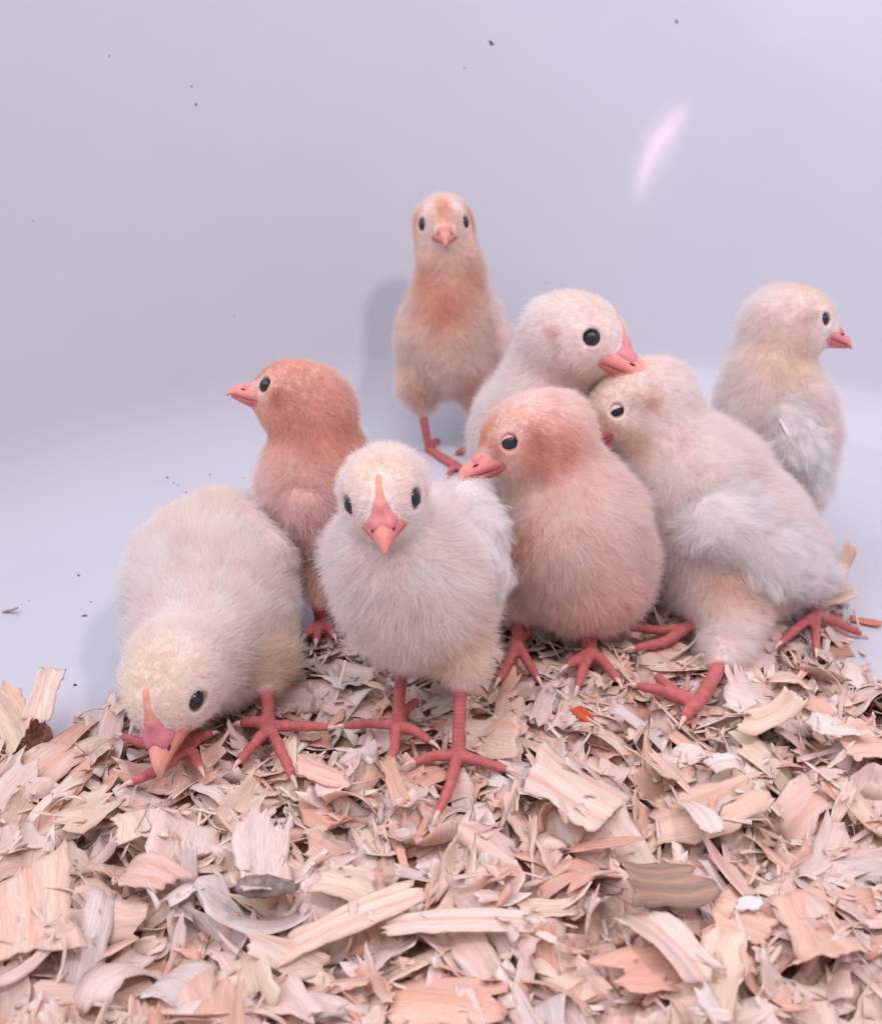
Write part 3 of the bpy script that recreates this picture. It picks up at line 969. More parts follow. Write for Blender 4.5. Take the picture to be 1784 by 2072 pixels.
CHICKS = [
 dict(label='white chick with an orange comb facing the camera head-on, front and centre', seed=1, col=WHITE,
      head=dict(at=(776, 1003, 0.283), r=106, rot=(2, 29, -7), comb=1.0, eye_r=0.21, lid_col=(232, 214, 206), beak=1.0,
                beak_col=(srgb(226, 138, 122), srgb(232, 156, 146), srgb(206, 112, 110)), cere_col=srgb(218, 142, 142)),
      body=[[(778, 1048, 0.297, 92), (790, 1120, 0.303, 120), (834, 1180, 0.312, 150), (848, 1195, 0.318, 142)],
            [(792, 1125, 0.303, 118), (895, 1110, 0.335, 114), (920, 1060, 0.365, 92)],
            [(850, 1205, 0.320, 140), (920, 1150, 0.345, 98)],
            [(905, 1240, 0.318, 88), (945, 1330, 0.314, 50), (933, 1380, 0.313, 30)],
            [(830, 1260, 0.328, 84), (815, 1335, 0.328, 42)]],
      axis=[(785, 1120, 0.315), (850, 1180, 0.335), (930, 1080, 0.37)],
      legs=[dict(ankle=(932, 1388, 0.313), foot=(925, 1528), toes=[[(910, 1590), (888, 1640)], [(965, 1538), (1022, 1555)], [(885, 1528), (842, 1540)], [(935, 1490)]], r=0.00221),
            dict(ankle=(812, 1362, 0.328), foot=(803, 1466), toes=[[(798, 1512), (790, 1530)], [(750, 1463), (700, 1468)], [(838, 1478), (868, 1498)], [(842, 1418)]], r=0.00212)],
      wings=[dict(chain=[(945, 1010, 0.330, 46), (964, 1080, 0.324, 58), (978, 1160, 0.321, 50), (972, 1225, 0.327, 34)], col=(253, 250, 249), out=0.6, clump=0.7, len=0.0075,
                  feathers=[(958, 1060, 0.310, 1002, 1185, 0.312, 0.0032), (976, 1070, 0.312, 1014, 1150, 0.316, 0.0030), (946, 1090, 0.308, 988, 1218, 0.312, 0.0030)])],
      patches=[(935, 1300, 0.31, 90, (246, 226, 204), 0.6)], hpatches=[((0.5, 0, 0.8), 0.7, CREAM, 0.5)]),
 dict(label='white chick with an orange comb bending down to peck at the shavings', seed=2, col=WHITE,
      head=dict(at=(350, 1380, 0.306), r=118, rot=(-8, 52, -8), comb=1.0, eye_r=0.19, lid_col=(232, 214, 206), beak=1.08,
                beak_col=(srgb(228, 154, 142), srgb(238, 178, 158), srgb(212, 124, 122)), cere_col=srgb(212, 136, 146)),
      body=[[(455, 1085, 0.395, 98), (427, 1165, 0.375, 158), (424, 1215, 0.360, 160)],
            [(424, 1215, 0.358, 156), (410, 1300, 0.340, 140), (375, 1350, 0.322, 122)],
            [(470, 1240, 0.358, 130), (545, 1330, 0.340, 58), (542, 1395, 0.332, 30)],
            [(400, 1300, 0.35, 110), (395, 1420, 0.335, 40)],
            [(440, 1130, 0.385, 126), (505, 1170, 0.375, 76)]],
      axis=[(395, 1290, 0.34), (430, 1170, 0.375), (455, 1040, 0.41)],
      legs=[dict(ankle=(541, 1398, 0.331), foot=(545, 1468), toes=[[(572, 1525), (592, 1570)], [(600, 1468), (662, 1471)], [(515, 1505), (486, 1538)], [(492, 1462)]], r=0.00230),
            dict(ankle=(400, 1455, 0.331), foot=(378, 1512), toes=[[(330, 1552), (272, 1580)], [(310, 1508), (252, 1490)], [(392, 1530), (405, 1552)], [(425, 1485)]], r=0.00230)],
      wings=[dict(chain=[(330, 1120, 0.372, 48), (300, 1190, 0.362, 46), (298, 1250, 0.357, 34)], col=(248, 234, 230), out=-0.6),
             dict(chain=[(495, 1060, 0.372, 46), (535, 1130, 0.362, 56), (545, 1210, 0.356, 42)], col=(250, 240, 238), out=0.5,
                  feathers=[(470, 1045, 0.362, 515, 1150, 0.354, 0.003), (495, 1055, 0.359, 550, 1180, 0.351, 0.003)])],
      patches=[(440, 1080, 0.39, 130, CREAM, 0.5), (440, 1200, 0.35, 70, CREAM, 0.5), (550, 1340, 0.335, 70, (246, 226, 204), 0.7)], hpatches=[((0.4, 0, 0.7), 0.9, (248, 239, 220), 0.7)]),
 dict(label='reddish brown chick looking left, behind the two front white chicks', seed=3, col=(250, 232, 226),
      head=dict(at=(600, 812, 0.375), r=96, rot=(-90, -18, 0), eye_r=0.165, eye_x=0.64, lid_col=(214, 170, 146), beak=0.95, droop=0.4, **PINKBEAK),
      body=[[(640, 838, 0.378, 78), (640, 890, 0.380, 86), (648, 975, 0.385, 112), (690, 1035, 0.390, 105), (720, 1100, 0.395, 70)],
            [(620, 960, 0.383, 95), (645, 1040, 0.388, 86), (680, 1110, 0.390, 58)],
            [(670, 1080, 0.386, 66), (650, 1160, 0.381, 42), (643, 1222, 0.379, 26)],
            [(700, 1090, 0.395, 60), (690, 1200, 0.395, 28)]],
      axis=[(645, 900, 0.383), (665, 990, 0.39), (725, 1110, 0.40)],
      legs=[dict(ankle=(644, 1225, 0.379), foot=(650, 1262), toes=[[(618, 1285)], [(640, 1295)], [(675, 1285)]], r=0.00239),
            dict(ankle=(690, 1205, 0.395), foot=(690, 1235), toes=[[(660, 1242)], [(670, 1252)]], r=0.00221)],
      wings=[dict(chain=[(588, 985, 0.370, 34), (624, 1030, 0.3675, 50), (660, 1100, 0.3705, 36), (668, 1135, 0.374, 18)], col=(236, 212, 208), out=-0.2, len=0.006,
                  feathers=[(625, 1020, 0.360, 668, 1120, 0.366, 0.0028), (645, 1020, 0.360, 682, 1125, 0.366, 0.0028), (605, 1015, 0.362, 645, 1110, 0.366, 0.0028)])],
      patches=[(600, 806, 0.37, 105, (237, 192, 171), 0.95), (665, 870, 0.375, 85, (237, 192, 173), 0.9),
               (660, 1150, 0.38, 60, (240, 214, 190), 0.8)],
      hpatches=[((0.9, 0, 0.3), 0.4, (226, 166, 138), 0.6), ((0.1, -0.8, 0.5), 0.4, (238, 196, 168), 0.6), ((0.35, -0.85, -0.1), 0.22, (190, 122, 108), 0.7), ((0.35, 0.85, -0.1), 0.22, (190, 122, 108), 0.7)]),
 dict(label='tall buff and white chick standing at the back against the tub wall', seed=4, col=(246, 232, 222),
      head=dict(at=(897, 457, 0.515), r=68, rot=(2, 22, -3), eye_r=0.22, lid_col=(226, 200, 184), beak=0.9, droop=0.7, **PINKBEAK),
      body=[[(898, 475, 0.518, 64), (906, 520, 0.521, 66), (913, 570, 0.524, 66)], [(904, 628, 0.526, 82), (900, 680, 0.528, 92), (900, 728, 0.531, 84)], [(912, 560, 0.524, 60), (906, 640, 0.526, 74)],
            [(862, 722, 0.531, 52), (844, 776, 0.532, 40), (856, 838, 0.537, 18)],
            [(945, 722, 0.531, 52), (966, 776, 0.532, 38), (960, 835, 0.537, 17)]],
      axis=[(908, 560, 0.535), (915, 690, 0.55), (915, 780, 0.57)],
      legs=[dict(ankle=(857, 850, 0.537), foot=(868, 910), toes=[[(905, 934), (945, 957)], [(915, 938), (905, 962)], [(940, 950), (955, 975)], [(885, 890)]], r=0.00239),
            dict(ankle=(960, 852, 0.537), foot=(950, 914), toes=[[(925, 916)], [(960, 940)], [(985, 935)]], r=0.00239)],
      wings=[dict(chain=[(984, 632, 0.528, 34), (1006, 690, 0.530, 36), (1002, 752, 0.533, 22)], col=(248, 236, 232), out=0.6),
             dict(chain=[(838, 632, 0.530, 30), (830, 690, 0.532, 28), (840, 745, 0.535, 18)], col=(248, 236, 228), out=-0.6)],
      patches=[(855, 560, 0.508, 36, (230, 186, 158), 0.85), (965, 560, 0.508, 36, (230, 186, 158), 0.85), (905, 545, 0.502, 26, (244, 232, 222), 0.9),
               (900, 618, 0.505, 55, (233, 192, 170), 0.95), (845, 805, 0.52, 36, (228, 186, 160), 0.8), (965, 790, 0.52, 36, (222, 178, 156), 0.8)],
      hpatches=[((0.75, 0, 0.62), 0.36, (232, 184, 152), 1.0), ((0.55, 0.45, 0.62), 0.27, (252, 248, 246), 1.0), ((0.55, -0.45, 0.62), 0.27, (252, 248, 246), 1.0),
                ((0.1, 0.9, 0.2), 0.4, (232, 188, 158), 0.9), ((0.1, -0.9, 0.2), 0.4, (232, 188, 158), 0.7), ((0.9, 0, 0.1), 0.25, (232, 188, 160), 0.7)]),
 dict(label='white chick with a round dark eye and orange comb, looking right above the apricot chick', seed=5, col=WHITE,
      head=dict(at=(1168, 692, 0.385), r=108, rot=(62, 20, 2), comb=0.8, eye_r=0.165, lid_col=(232, 214, 206), eye_x=0.46, beak=1.22, droop=0.85,
                beak_col=(srgb(230, 150, 144), srgb(230, 154, 138), srgb(212, 116, 116)), cere_col=srgb(220, 146, 148)),
      body=[[(1128, 722, 0.394, 92), (1110, 790, 0.400, 104), (1098, 885, 0.410, 138), (1100, 970, 0.418, 136)],
            [(1098, 885, 0.412, 136), (1110, 1000, 0.430, 120), (1130, 1060, 0.44, 80)],
            [(1060, 1010, 0.415, 70), (1060, 1100, 0.41, 26)], [(1120, 1030, 0.415, 70), (1130, 1100, 0.41, 26)]],
      axis=[(1105, 790, 0.405), (1085, 900, 0.42), (1110, 1030, 0.45)],
      legs=[dict(ankle=(1060, 1105, 0.412), foot=(1062, 1178), toes=[[(1085, 1200)], [(1045, 1205)], [(1068, 1215)]], r=0.00239),
            dict(ankle=(1130, 1105, 0.412), foot=(1132, 1178), toes=[[(1165, 1200)], [(1115, 1205)], [(1138, 1215)]], r=0.00239)],
      patches=[(1150, 780, 0.375, 60, (240, 216, 204), 0.6)], hpatches=[((-0.15, -0.9, -0.05), 0.16, (230, 192, 178), 0.7), ((0.62, -0.6, -0.02), 0.14, (226, 180, 176), 0.6), ((0.2, 0, 0.9), 0.7, (250, 240, 226), 0.6)]),
 dict(label='apricot pink chick with half-closed eye, facing left in the middle of the huddle', seed=6, col=(251, 236, 231),
      head=dict(at=(1077, 893, 0.348), r=112, rot=(-84, 17, 0), eye_r=0.178, eye_x=0.50, droop=0.7, lid_col=(222, 168, 152), lid=0.56, beak=1.05, **PINKBEAK),
      body=[[(1112, 915, 0.354, 92), (1130, 975, 0.356, 112), (1165, 1065, 0.360, 143), (1188, 1140, 0.362, 136)],
            [(1125, 1120, 0.355, 84), (1190, 1175, 0.360, 96), (1215, 1150, 0.37, 108)],
            [(1090, 1140, 0.362, 60), (1060, 1225, 0.368, 42), (1048, 1245, 0.369, 30)],
            [(1200, 1190, 0.362, 70), (1196, 1258, 0.364, 32)]],
      axis=[(1120, 970, 0.358), (1170, 1080, 0.365), (1260, 1180, 0.385)],
      legs=[dict(ankle=(1047, 1240, 0.369), foot=(1045, 1300), toes=[[(1028, 1340), (1010, 1372)], [(1065, 1335), (1085, 1368)], [(1080, 1265), (1108, 1245)]], r=0.00230),
            dict(ankle=(1196, 1266, 0.364), foot=(1196, 1318), toes=[[(1180, 1350), (1168, 1388)], [(1222, 1340), (1246, 1372)], [(1165, 1335), (1150, 1345)], [(1170, 1290)]], r=0.00230)],
      wings=[dict(chain=[(1222, 1035, 0.352, 44), (1258, 1100, 0.352, 54), (1254, 1170, 0.355, 34)], col=(244, 224, 220), out=0.5, len=0.006)],
      patches=[(1060, 935, 0.33, 66, (232, 184, 162), 0.7), (1130, 900, 0.335, 60, (232, 182, 160), 0.7),
               (1060, 840, 0.33, 50, (244, 218, 202), 0.6), (1060, 1090, 0.345, 45, (230, 188, 160), 0.6), (1220, 1230, 0.35, 90, (236, 204, 190), 0.6), (1010, 975, 0.33, 45, (244, 230, 218), 0.8)],
      hpatches=[((0.85, 0.1, 0.35), 0.4, (232, 182, 150), 0.9), ((0.15, 0.9, 0.05), 0.24, (206, 142, 126), 0.75), ((0.78, 0.5, 0.0), 0.22, (206, 140, 124), 0.75), ((0.4, 0.7, 0.5), 0.28, (246, 222, 204), 0.7), ((0.2, 0.9, -0.45), 0.35, (228, 172, 150), 0.7)]),
 dict(label='sleepy white chick with drooping eyelid leaning against the apricot chick', seed=7, col=(251, 243, 240),
      head=dict(at=(1290, 828, 0.382), r=107, rot=(-92, 22, 0), eye_r=0.160, eye_x=0.46, lid=0.76, lid_col=(222, 206, 198), beak=0.8, **PINKBEAK),
      body=[[(1330, 850, 0.387, 94), (1350, 905, 0.386, 106), (1420, 980, 0.383, 130), (1480, 1080, 0.384, 142), (1510, 1150, 0.386, 120)],
            [(1480, 1070, 0.388, 134), (1580, 1110, 0.400, 90), (1665, 1135, 0.408, 34)],
            [(1500, 1130, 0.388, 112), (1585, 1195, 0.395, 52)],
            [(1440, 1090, 0.380, 106), (1464, 1195, 0.375, 98), (1482, 1265, 0.363, 58), (1470, 1322, 0.353, 42), (1452, 1352, 0.349, 32)],
            [(1390, 1060, 0.385, 90), (1420, 1200, 0.385, 60)]],
      axis=[(1345, 905, 0.388), (1450, 1030, 0.39), (1680, 1150, 0.41)],
      legs=[dict(ankle=(1458, 1345, 0.349), foot=(1408, 1425), toes=[[(1350, 1400), (1292, 1388)], [(1395, 1435), (1385, 1450)], [(1360, 1395), (1330, 1370)]], r=0.00258),
            dict(ankle=(1425, 1225, 0.383), foot=(1395, 1268), toes=[[(1335, 1275), (1262, 1266)], [(1340, 1298), (1285, 1310)], [(1425, 1262)]], r=0.00248)],
      wings=[dict(chain=[(1410, 985, 0.370, 42), (1462, 1060, 0.364, 80), (1550, 1125, 0.365, 74), (1632, 1162, 0.379, 44), (1686, 1168, 0.392, 16)], col=(254, 250, 249), out=0.1, len=0.0095, lift=0.24, clump=0.7)],
      patches=[(1280, 900, 0.37, 45, (236, 218, 196), 0.6), (1480, 1175, 0.36, 60, (240, 216, 194), 0.6), (1540, 1205, 0.37, 50, (240, 218, 192), 0.6)],
      hpatches=[((0.4, 0, 0.8), 0.8, (246, 234, 206), 0.7), ((-0.1, 0.9, 0.0), 0.2, (220, 184, 174), 0.75), ((0.8, 0.4, 0), 0.3, (226, 190, 178), 0.7), ((0.15, 0.85, 0.15), 0.18, (216, 206, 196), 0.6)]),
 dict(label='white chick with ruffled wing feathers seen from behind, looking right by the tub wall', seed=8, col=(251, 243, 240),
      head=dict(at=(1604, 657, 0.408), r=87, rot=(88, 8, 0), eye_r=0.155, lid_col=(226, 212, 204), droop=0.7, eye_x=0.52, beak=0.9, **PINKBEAK),
      body=[[(1570, 680, 0.412, 72), (1558, 735, 0.414, 82), (1565, 810, 0.418, 108), (1580, 890, 0.418, 108), (1605, 960, 0.415, 72), (1635, 1015, 0.412, 30)],
            [(1575, 900, 0.420, 88), (1590, 1045, 0.408, 48), (1620, 1150, 0.402, 26)],
            [(1560, 920, 0.420, 80), (1560, 1080, 0.42, 40)]],
      axis=[(1562, 735, 0.416), (1575, 850, 0.42), (1645, 1030, 0.41)],
      legs=[dict(ankle=(1624, 1150, 0.402), foot=(1648, 1243), toes=[[(1618, 1265), (1580, 1298)], [(1648, 1275), (1650, 1312)], [(1690, 1258), (1736, 1280)]], r=0.00239),
            dict(ankle=(1560, 1090, 0.42), foot=(1560, 1200), toes=[[(1585, 1210)], [(1545, 1225)]], r=0.00239)],
      wings=[dict(chain=[(1580, 775, 0.404, 34), (1636, 805, 0.404, 42), (1655, 870, 0.404, 36), (1640, 960, 0.406, 22)], col=(248, 238, 236), out=0.4),
             dict(chain=[(1588, 840, 0.400, 40), (1615, 910, 0.400, 48), (1636, 985, 0.404, 24)], col=(254, 251, 252), out=0.2, lift=0.6, len=0.0085, clump=0.75,
                  feathers=[(1580 + 17 * k, 835 + 30 * (k % 3), 0.3935, 1600 + 17 * k, 890 + 34 * (k % 3), 0.3915, 0.0026) for k in range(5)])],
      patches=[(1575, 720, 0.40, 60, (242, 228, 208), 0.6), (1620, 745, 0.40, 40, (250, 238, 210), 0.5)], hpatches=[((0.3, 0, 0.8), 0.8, (248, 236, 212), 0.6), ((0.05, -0.9, 0.0), 0.2, (222, 196, 186), 0.6), ((0.25, -0.85, 0.12), 0.14, (200, 190, 184), 0.6)]),
]
for sp in CHICKS: build_chick(sp)

# ------------------------------------------------------------------ wood shavings
TONES = [srgb(252, 236, 226), srgb(248, 224, 210), srgb(253, 240, 232), srgb(245, 210, 190), srgb(250, 230, 222), srgb(240, 198, 178), srgb(244, 238, 234), srgb(253, 234, 214)]
TONE_W = np.array([0.24, 0.18, 0.16, 0.10, 0.14, 0.06, 0.07, 0.05])

def shaving_geo(r, L, W, curl=None, tone=None, nu=9, nv=7, rag=0.10, stripes=None, twist=None, thick=0.00022, cross=None):
    """a curled, thin piece of wood: local x along the grain, y across, z up"""
    u = np.linspace(-0.5, 0.5, nu); v = np.linspace(-0.5, 0.5, nv)
    e0 = r.normal(0, rag, nv); e1 = r.normal(0, rag, nv)
    if nv > 8:
        e0 = 0.55 * e0 + 0.9 * np.interp(np.arange(nv), np.linspace(0, nv - 1, 5), r.normal(0, rag, 5)); e1 = 0.55 * e1 + 0.9 * np.interp(np.arange(nv), np.linspace(0, nv - 1, 5), r.normal(0, rag, 5))
    k0, k1 = r.normal(0, 0.22), r.normal(0, 0.22)
    U = np.zeros((nu, nv)); Vv = np.zeros((nu, nv))
    w0, w1 = (r.uniform(0.65, 1.0), r.uniform(0.55, 1.0)) if nv < 12 else (r.uniform(0.9, 1.0), r.uniform(0.85, 1.0)); sk = r.normal(0, 0.12 if nv < 12 else 0.05)
    for j in range(nv):
        a = -0.5 + (e0[j] + k0 * v[j]) * min(1.0, W / L * 1.6 + 0.15); b = 0.5 + (e1[j] + k1 * v[j]) * min(1.0, W / L * 1.6 + 0.15)
        U[:, j] = a + (b - a) * (u + 0.5)
    ww = w0 + (w1 - w0) * (u + 0.5)
    ww = ww * (1 + 0.10 * np.sin((u + r.random()) * 7))
    edge = r.normal(0, 0.025, (nu, 2))
    for j in range(nv):
        Vv[:, j] = v[j] * ww + sk * u
    Vv[:, 0] += edge[:, 0]; Vv[:, -1] += edge[:, 1]
    X = U * L; Y = Vv * W
    if curl is None: curl = r.choice([r.uniform(0.006, 0.011), r.uniform(0.011, 0.025), 0.07], p=[0.14, 0.40, 0.46])
    if twist is None: twist = r.normal(0, 0.40)
    if cross is None: cross = r.normal(0, 0.12)
    a = X / curl + r.normal(0, 0.25)
    a = np.clip(a, -2.6, 2.6)
    x = curl * np.sin(a); z = -curl * (1 - np.cos(a))
    ca, sa = np.cos(a), np.sin(a)
    z2 = cross * Y * Y / max(W, 1e-4) * 4
    x = x + sa * z2; z = z + ca * z2
    tw = twist * U
    y = Y * np.cos(tw); z = z + Y * np.sin(tw)
    z = z + r.normal(0, 0.00012, z.shape)
    if r.random() < 0.5: z = -z
    x = x - x.mean(); y = y - y.mean(); z = z - z.mean()
    top = np.stack([x, y, z], -1).reshape(-1, 3)
    fu = np.gradient(np.stack([x, y, z], -1), axis=0); fv = np.gradient(np.stack([x, y, z], -1), axis=1)
    nn = np.cross(fu, fv).reshape(-1, 3); nn /= np.maximum(np.linalg.norm(nn, axis=1, keepdims=True), 1e-9)
    bot = top - nn * thick
    idx = np.arange(nu * nv).reshape(nu, nv)
    q = np.stack([idx[:-1, :-1], idx[1:, :-1], idx[1:, 1:], idx[:-1, 1:]], -1).reshape(-1, 4)
    n = nu * nv
    rim = np.concatenate([idx[:, 0], idx[-1, 1:], idx[-2::-1, -1], idx[0, -2:0:-1]])
    rm2 = np.roll(rim, -1)
    side = np.stack([rim, rim + n, rm2 + n, rm2], 1)
    F = np.concatenate([q, q[:, ::-1] + n, side])
    V = np.concatenate([top, bot])
    if tone is None: tone = TONES[r.choice(len(TONES), p=TONE_W / TONE_W.sum())]
    c = np.tile(tone, (nu * nv, 1)) * (r.uniform(0.87, 1.01) if nv < 12 else 1.0)
    gl = np.interp(np.tile(v, nu), np.linspace(-0.5, 0.5, 9), r.normal(0, 0.09, 9))
    st = np.zeros(nu * nv)
    if stripes is None and r.random() < 0.45: stripes = [(r.uniform(-0.45, 0.45), r.uniform(0.03, 0.08)) for _ in range(r.integers(1, 4))]
    for (sv, sw) in (stripes or []):
        st += np.exp(-((np.tile(v, nu) - sv) / sw) ** 2)
    st = np.clip(st, 0, 1)[:, None]
    c = c * (1 + gl[:, None])
    c = c * (1 - 0.6 * st) + srgb(236, 188, 162) * 0.6 * st
    c = np.concatenate([c, c * 0.97])
    g = np.stack([np.repeat(u, nv) * L, np.tile(v, nu) * W, np.full(n, r.random())], 1)
    g = np.concatenate([g, g])
    g = g + r.random(3) * 3
    return V, F, np.clip(c, 0, 0.94), g

def wood_mesh(name, V, F, c, g):
    me = mesh(name, V, F, M_WOOD, smooth=True)
    point_color(me, 'tint', c)
    at = me.attributes.new('grain', 'FLOAT_VECTOR', 'POINT')
    at.data.foreach_set('vector', g.astype(np.float32).ravel())
    return me

# height field the pieces are stacked on
GX0, GX1, GY0, GY1, GS = -0.28, 0.29, 0.03, 0.46, 0.001
NX, NY = int((GX1 - GX0) / GS), int((GY1 - GY0) / GS)
gx = GX0 + (np.arange(NX) + 0.5) * GS; gy = GY0 + (np.arange(NY) + 0.5) * GS
gq = np.stack(np.meshgrid(gx, gy, indexing='ij'), -1).reshape(-1, 2)
GM = mound(gq).reshape(NX, NY)                   # wished surface
GD = poly_dist(gq).reshape(NX, NY)
HF = np.maximum(GM - 0.0105, FLOOR_Z + 0.0004)
# where toes are, nothing may rise above them
CAP = np.full((NX, NY), 1.0)
for (a, b, r_) in LEG_SEGS:
    for t in np.linspace(0, 1, 4):
        p = a + (b - a) * t
        i0, j0 = int((p[0] - GX0) / GS), int((p[1] - GY0) / GS)
        w = 3
        i1, i2, j1, j2 = max(i0 - w, 0), min(i0 + w + 1, NX), max(j0 - w, 0), min(j0 + w + 1, NY)
        if i1 < i2 and j1 < j2: CAP[i1:i2, j1:j2] = np.minimum(CAP[i1:i2, j1:j2], p[2] - r_ * 0.3)

def cell(p):
    i = np.clip(((p[:, 0] - GX0) / GS).astype(int), 0, NX - 1); j = np.clip(((p[:, 1] - GY0) / GS).astype(int), 0, NY - 1)
    return i, j

def rot(ax, a):
    return np.array(Matrix.Rotation(a, 3, Vector(ax)))

def drop(r, geo, x, y, yaw=None, tilt=0.22, limit=0.004, force=False, sink=0.28):
    V, F, c, g = geo
    if yaw is None: yaw = r.uniform(0, 2 * math.pi)
    Rm = rot((0, 0, 1), yaw)
    tx, ty = r.normal(0, tilt, 2)
    Q = V @ (rot((1, 0, 0), tx) @ rot((0, 1, 0), ty) @ np.eye(3)).T @ Rm.T
    # follow the slope under it
    ext = 0.008
    ii, jj = cell(np.array([[x - ext, y], [x + ext, y], [x, y - ext], [x, y + ext]]))
    hh = HF[ii, jj]
    sx = np.clip((hh[1] - hh[0]) / (2 * ext), -0.6, 0.6); sy = np.clip((hh[3] - hh[2]) / (2 * ext), -0.6, 0.6)
    Q[:, 2] += Q[:, 0] * sx + Q[:, 1] * sy
    p = Q + np.array([x, y, 0])
    i, j = cell(p)
    gap = p[:, 2] - HF[i, j]
    dz = -np.quantile(gap, sink)
    p[:, 2] += dz
    if not force:
        if (p[:, 2] > CAP[i, j]).any(): return None
        if np.quantile(p[:, 2] - GM[i, j], 0.8) > limit: return None
    np.maximum.at(HF, (i, j), p[:, 2])
    # fill between the samples
    n = len(V) // 2
    for k in (1, 2):
        mid = (p[:n - k] + p[k:n]) / 2
        near = np.linalg.norm(p[:n - k] - p[k:n], axis=1) < 0.005
        mi, mj = cell(mid[near]); np.maximum.at(HF, (mi, mj), mid[near][:, 2])
    return p

# --- added brown sheet under the bedding, its tint giving the gaps warm shade
def base_sheet():
    st = 4
    I, J = np.arange(0, NX, st), np.arange(0, NY, st)
    X, Y = np.meshgrid(gx[I], gy[J], indexing='ij')
    Z = np.maximum(GM[np.ix_(I, J)] - 0.0095, FLOOR_Z + 0.0003) + 0.0004
    ok = GD[np.ix_(I, J)] > 0.004
    V = np.stack([X, Y, Z], -1).reshape(-1, 3)
    V[:, 2] += 0.0008 * vnoise(V, 240, 9)
    idx = np.arange(len(I) * len(J)).reshape(len(I), len(J))
    q = np.stack([idx[:-1, :-1], idx[1:, :-1], idx[1:, 1:], idx[:-1, 1:]], -1).reshape(-1, 4)
    k = ok.ravel()[q].all(1)
    used, inv = np.unique(q[k], return_inverse=True)
    V = V[used]
    c = np.tile(srgb(204, 162, 142), (len(V), 1)) * (1 + 0.18 * vnoise(V, 300, 12)[:, None])
    return V, inv.reshape(-1, 4), c, V * 1.0
# --- the mass underneath and the small crumbs: one heap
SV, SF, SCL, SG = [], [], [], []
V, F, c, g = base_sheet()
SV.append(V); SF.append(F); SCL.append(c); SG.append(g); nv0 = len(V)
r = np.random.default_rng(21)
def in_bed(r, margin=0.004):
    while True:
        x = r.uniform(-0.26, 0.27); y = r.uniform(0.055, 0.42)
        if abs(x) > 0.075 + y * 0.56: continue
        i, j = cell(np.array([[x, y]]))
        if GD[i[0], j[0]] > margin: return x, y
count = 0
for k in range(5600):
    x, y = in_bed(r, 0.003 if k % 3 else 0.0)
    kind = r.random()
    if kind < 0.55: L, W = r.uniform(0.009, 0.024), r.uniform(0.005, 0.014)
    elif kind < 0.80: L, W = r.uniform(0.010, 0.026), r.uniform(0.0010, 0.0032)
    else: L, W = r.uniform(0.004, 0.010), r.uniform(0.002, 0.006)
    geo = shaving_geo(r, L, W, nu=7, nv=5 if W > 0.004 else 3)
    p = drop(r, geo, x, y, tilt=0.30, limit=-0.0005)
    if p is None: continue
    V, F, c, g = geo
    SV.append(p); SF.append(F + nv0); SCL.append(c); SG.append(g); nv0 += len(p)
    count += 1
heap_args = (SV, SF, SCL, SG)

# --- pieces that stand out in the photograph: (grain from px, to px, width px, curl, tone, label, extra)
def hero(name, a, b, wpx, label, curl=0.06, tone=None, stripes=None, seed=0, tilt=(0, 0), lift=0.0, rag=0.05, twist=0.05, cat='wood shaving', up=None, cross=0.05, group=None, flip=1, nu=14, nv=13):
    r = np.random.default_rng(1000 + seed)
    A_ = G(*a, 0.001 + lift) if len(a) == 2 else P(*a)
    B_ = G(*b, 0.001 + lift) if len(b) == 2 else P(*b)
    d = B_ - A_; L = np.linalg.norm(d)
    c = (A_ + B_) / 2
    s = (c - CP) @ CF
    W = wpx * s / FPX
    geo = shaving_geo(r, L * 1.06, W * 1.15, curl, tone, nu, nv, rag, stripes, twist, 0.0005, cross)
    V, F, cl, g = geo
    xa = d / L
    nz = np.array([0, 0, 1.0]) if up is None else np.asarray(up, float)
    nz = nz + tilt[0] * np.array([1, 0, 0]) + tilt[1] * np.array([0, 1, 0])
    ya = np.cross(nz, xa); ya /= np.linalg.norm(ya); za = np.cross(xa, ya)
    Q = V.copy()
    if np.mean(Q[:, 2]) * flip > 0: Q[:, 2] *= -1; F = F[:, ::-1]
    Q[:, 2] -= np.mean(Q[:, 2])
    p = c + Q[:, :1] * xa + Q[:, 1:2] * ya + Q[:, 2:] * za
    if up is None and len(a) == 2:
        i, j = cell(p)
        p[:, 2] += max(0.0, -np.quantile(p[:, 2] - HF[i, j], 0.30))
        np.maximum.at(HF, (i, j), p[:, 2])
        n = len(V) // 2
        for k in (1, 13):
            mid = (p[:n - k] + p[k:n]) / 2
            near = np.linalg.norm(p[:n - k] - p[k:n], axis=1) < 0.005
            mi, mj = cell(mid[near]); np.maximum.at(HF, (mi, mj), mid[near][:, 2])
    cen = p.mean(0)
    me = wood_mesh(name, p - cen, F, cl, g)
    o = link(name, me); o.location = cen
    tag(o, label, cat, group or 'wood shavings of the bedding')
    return o, p

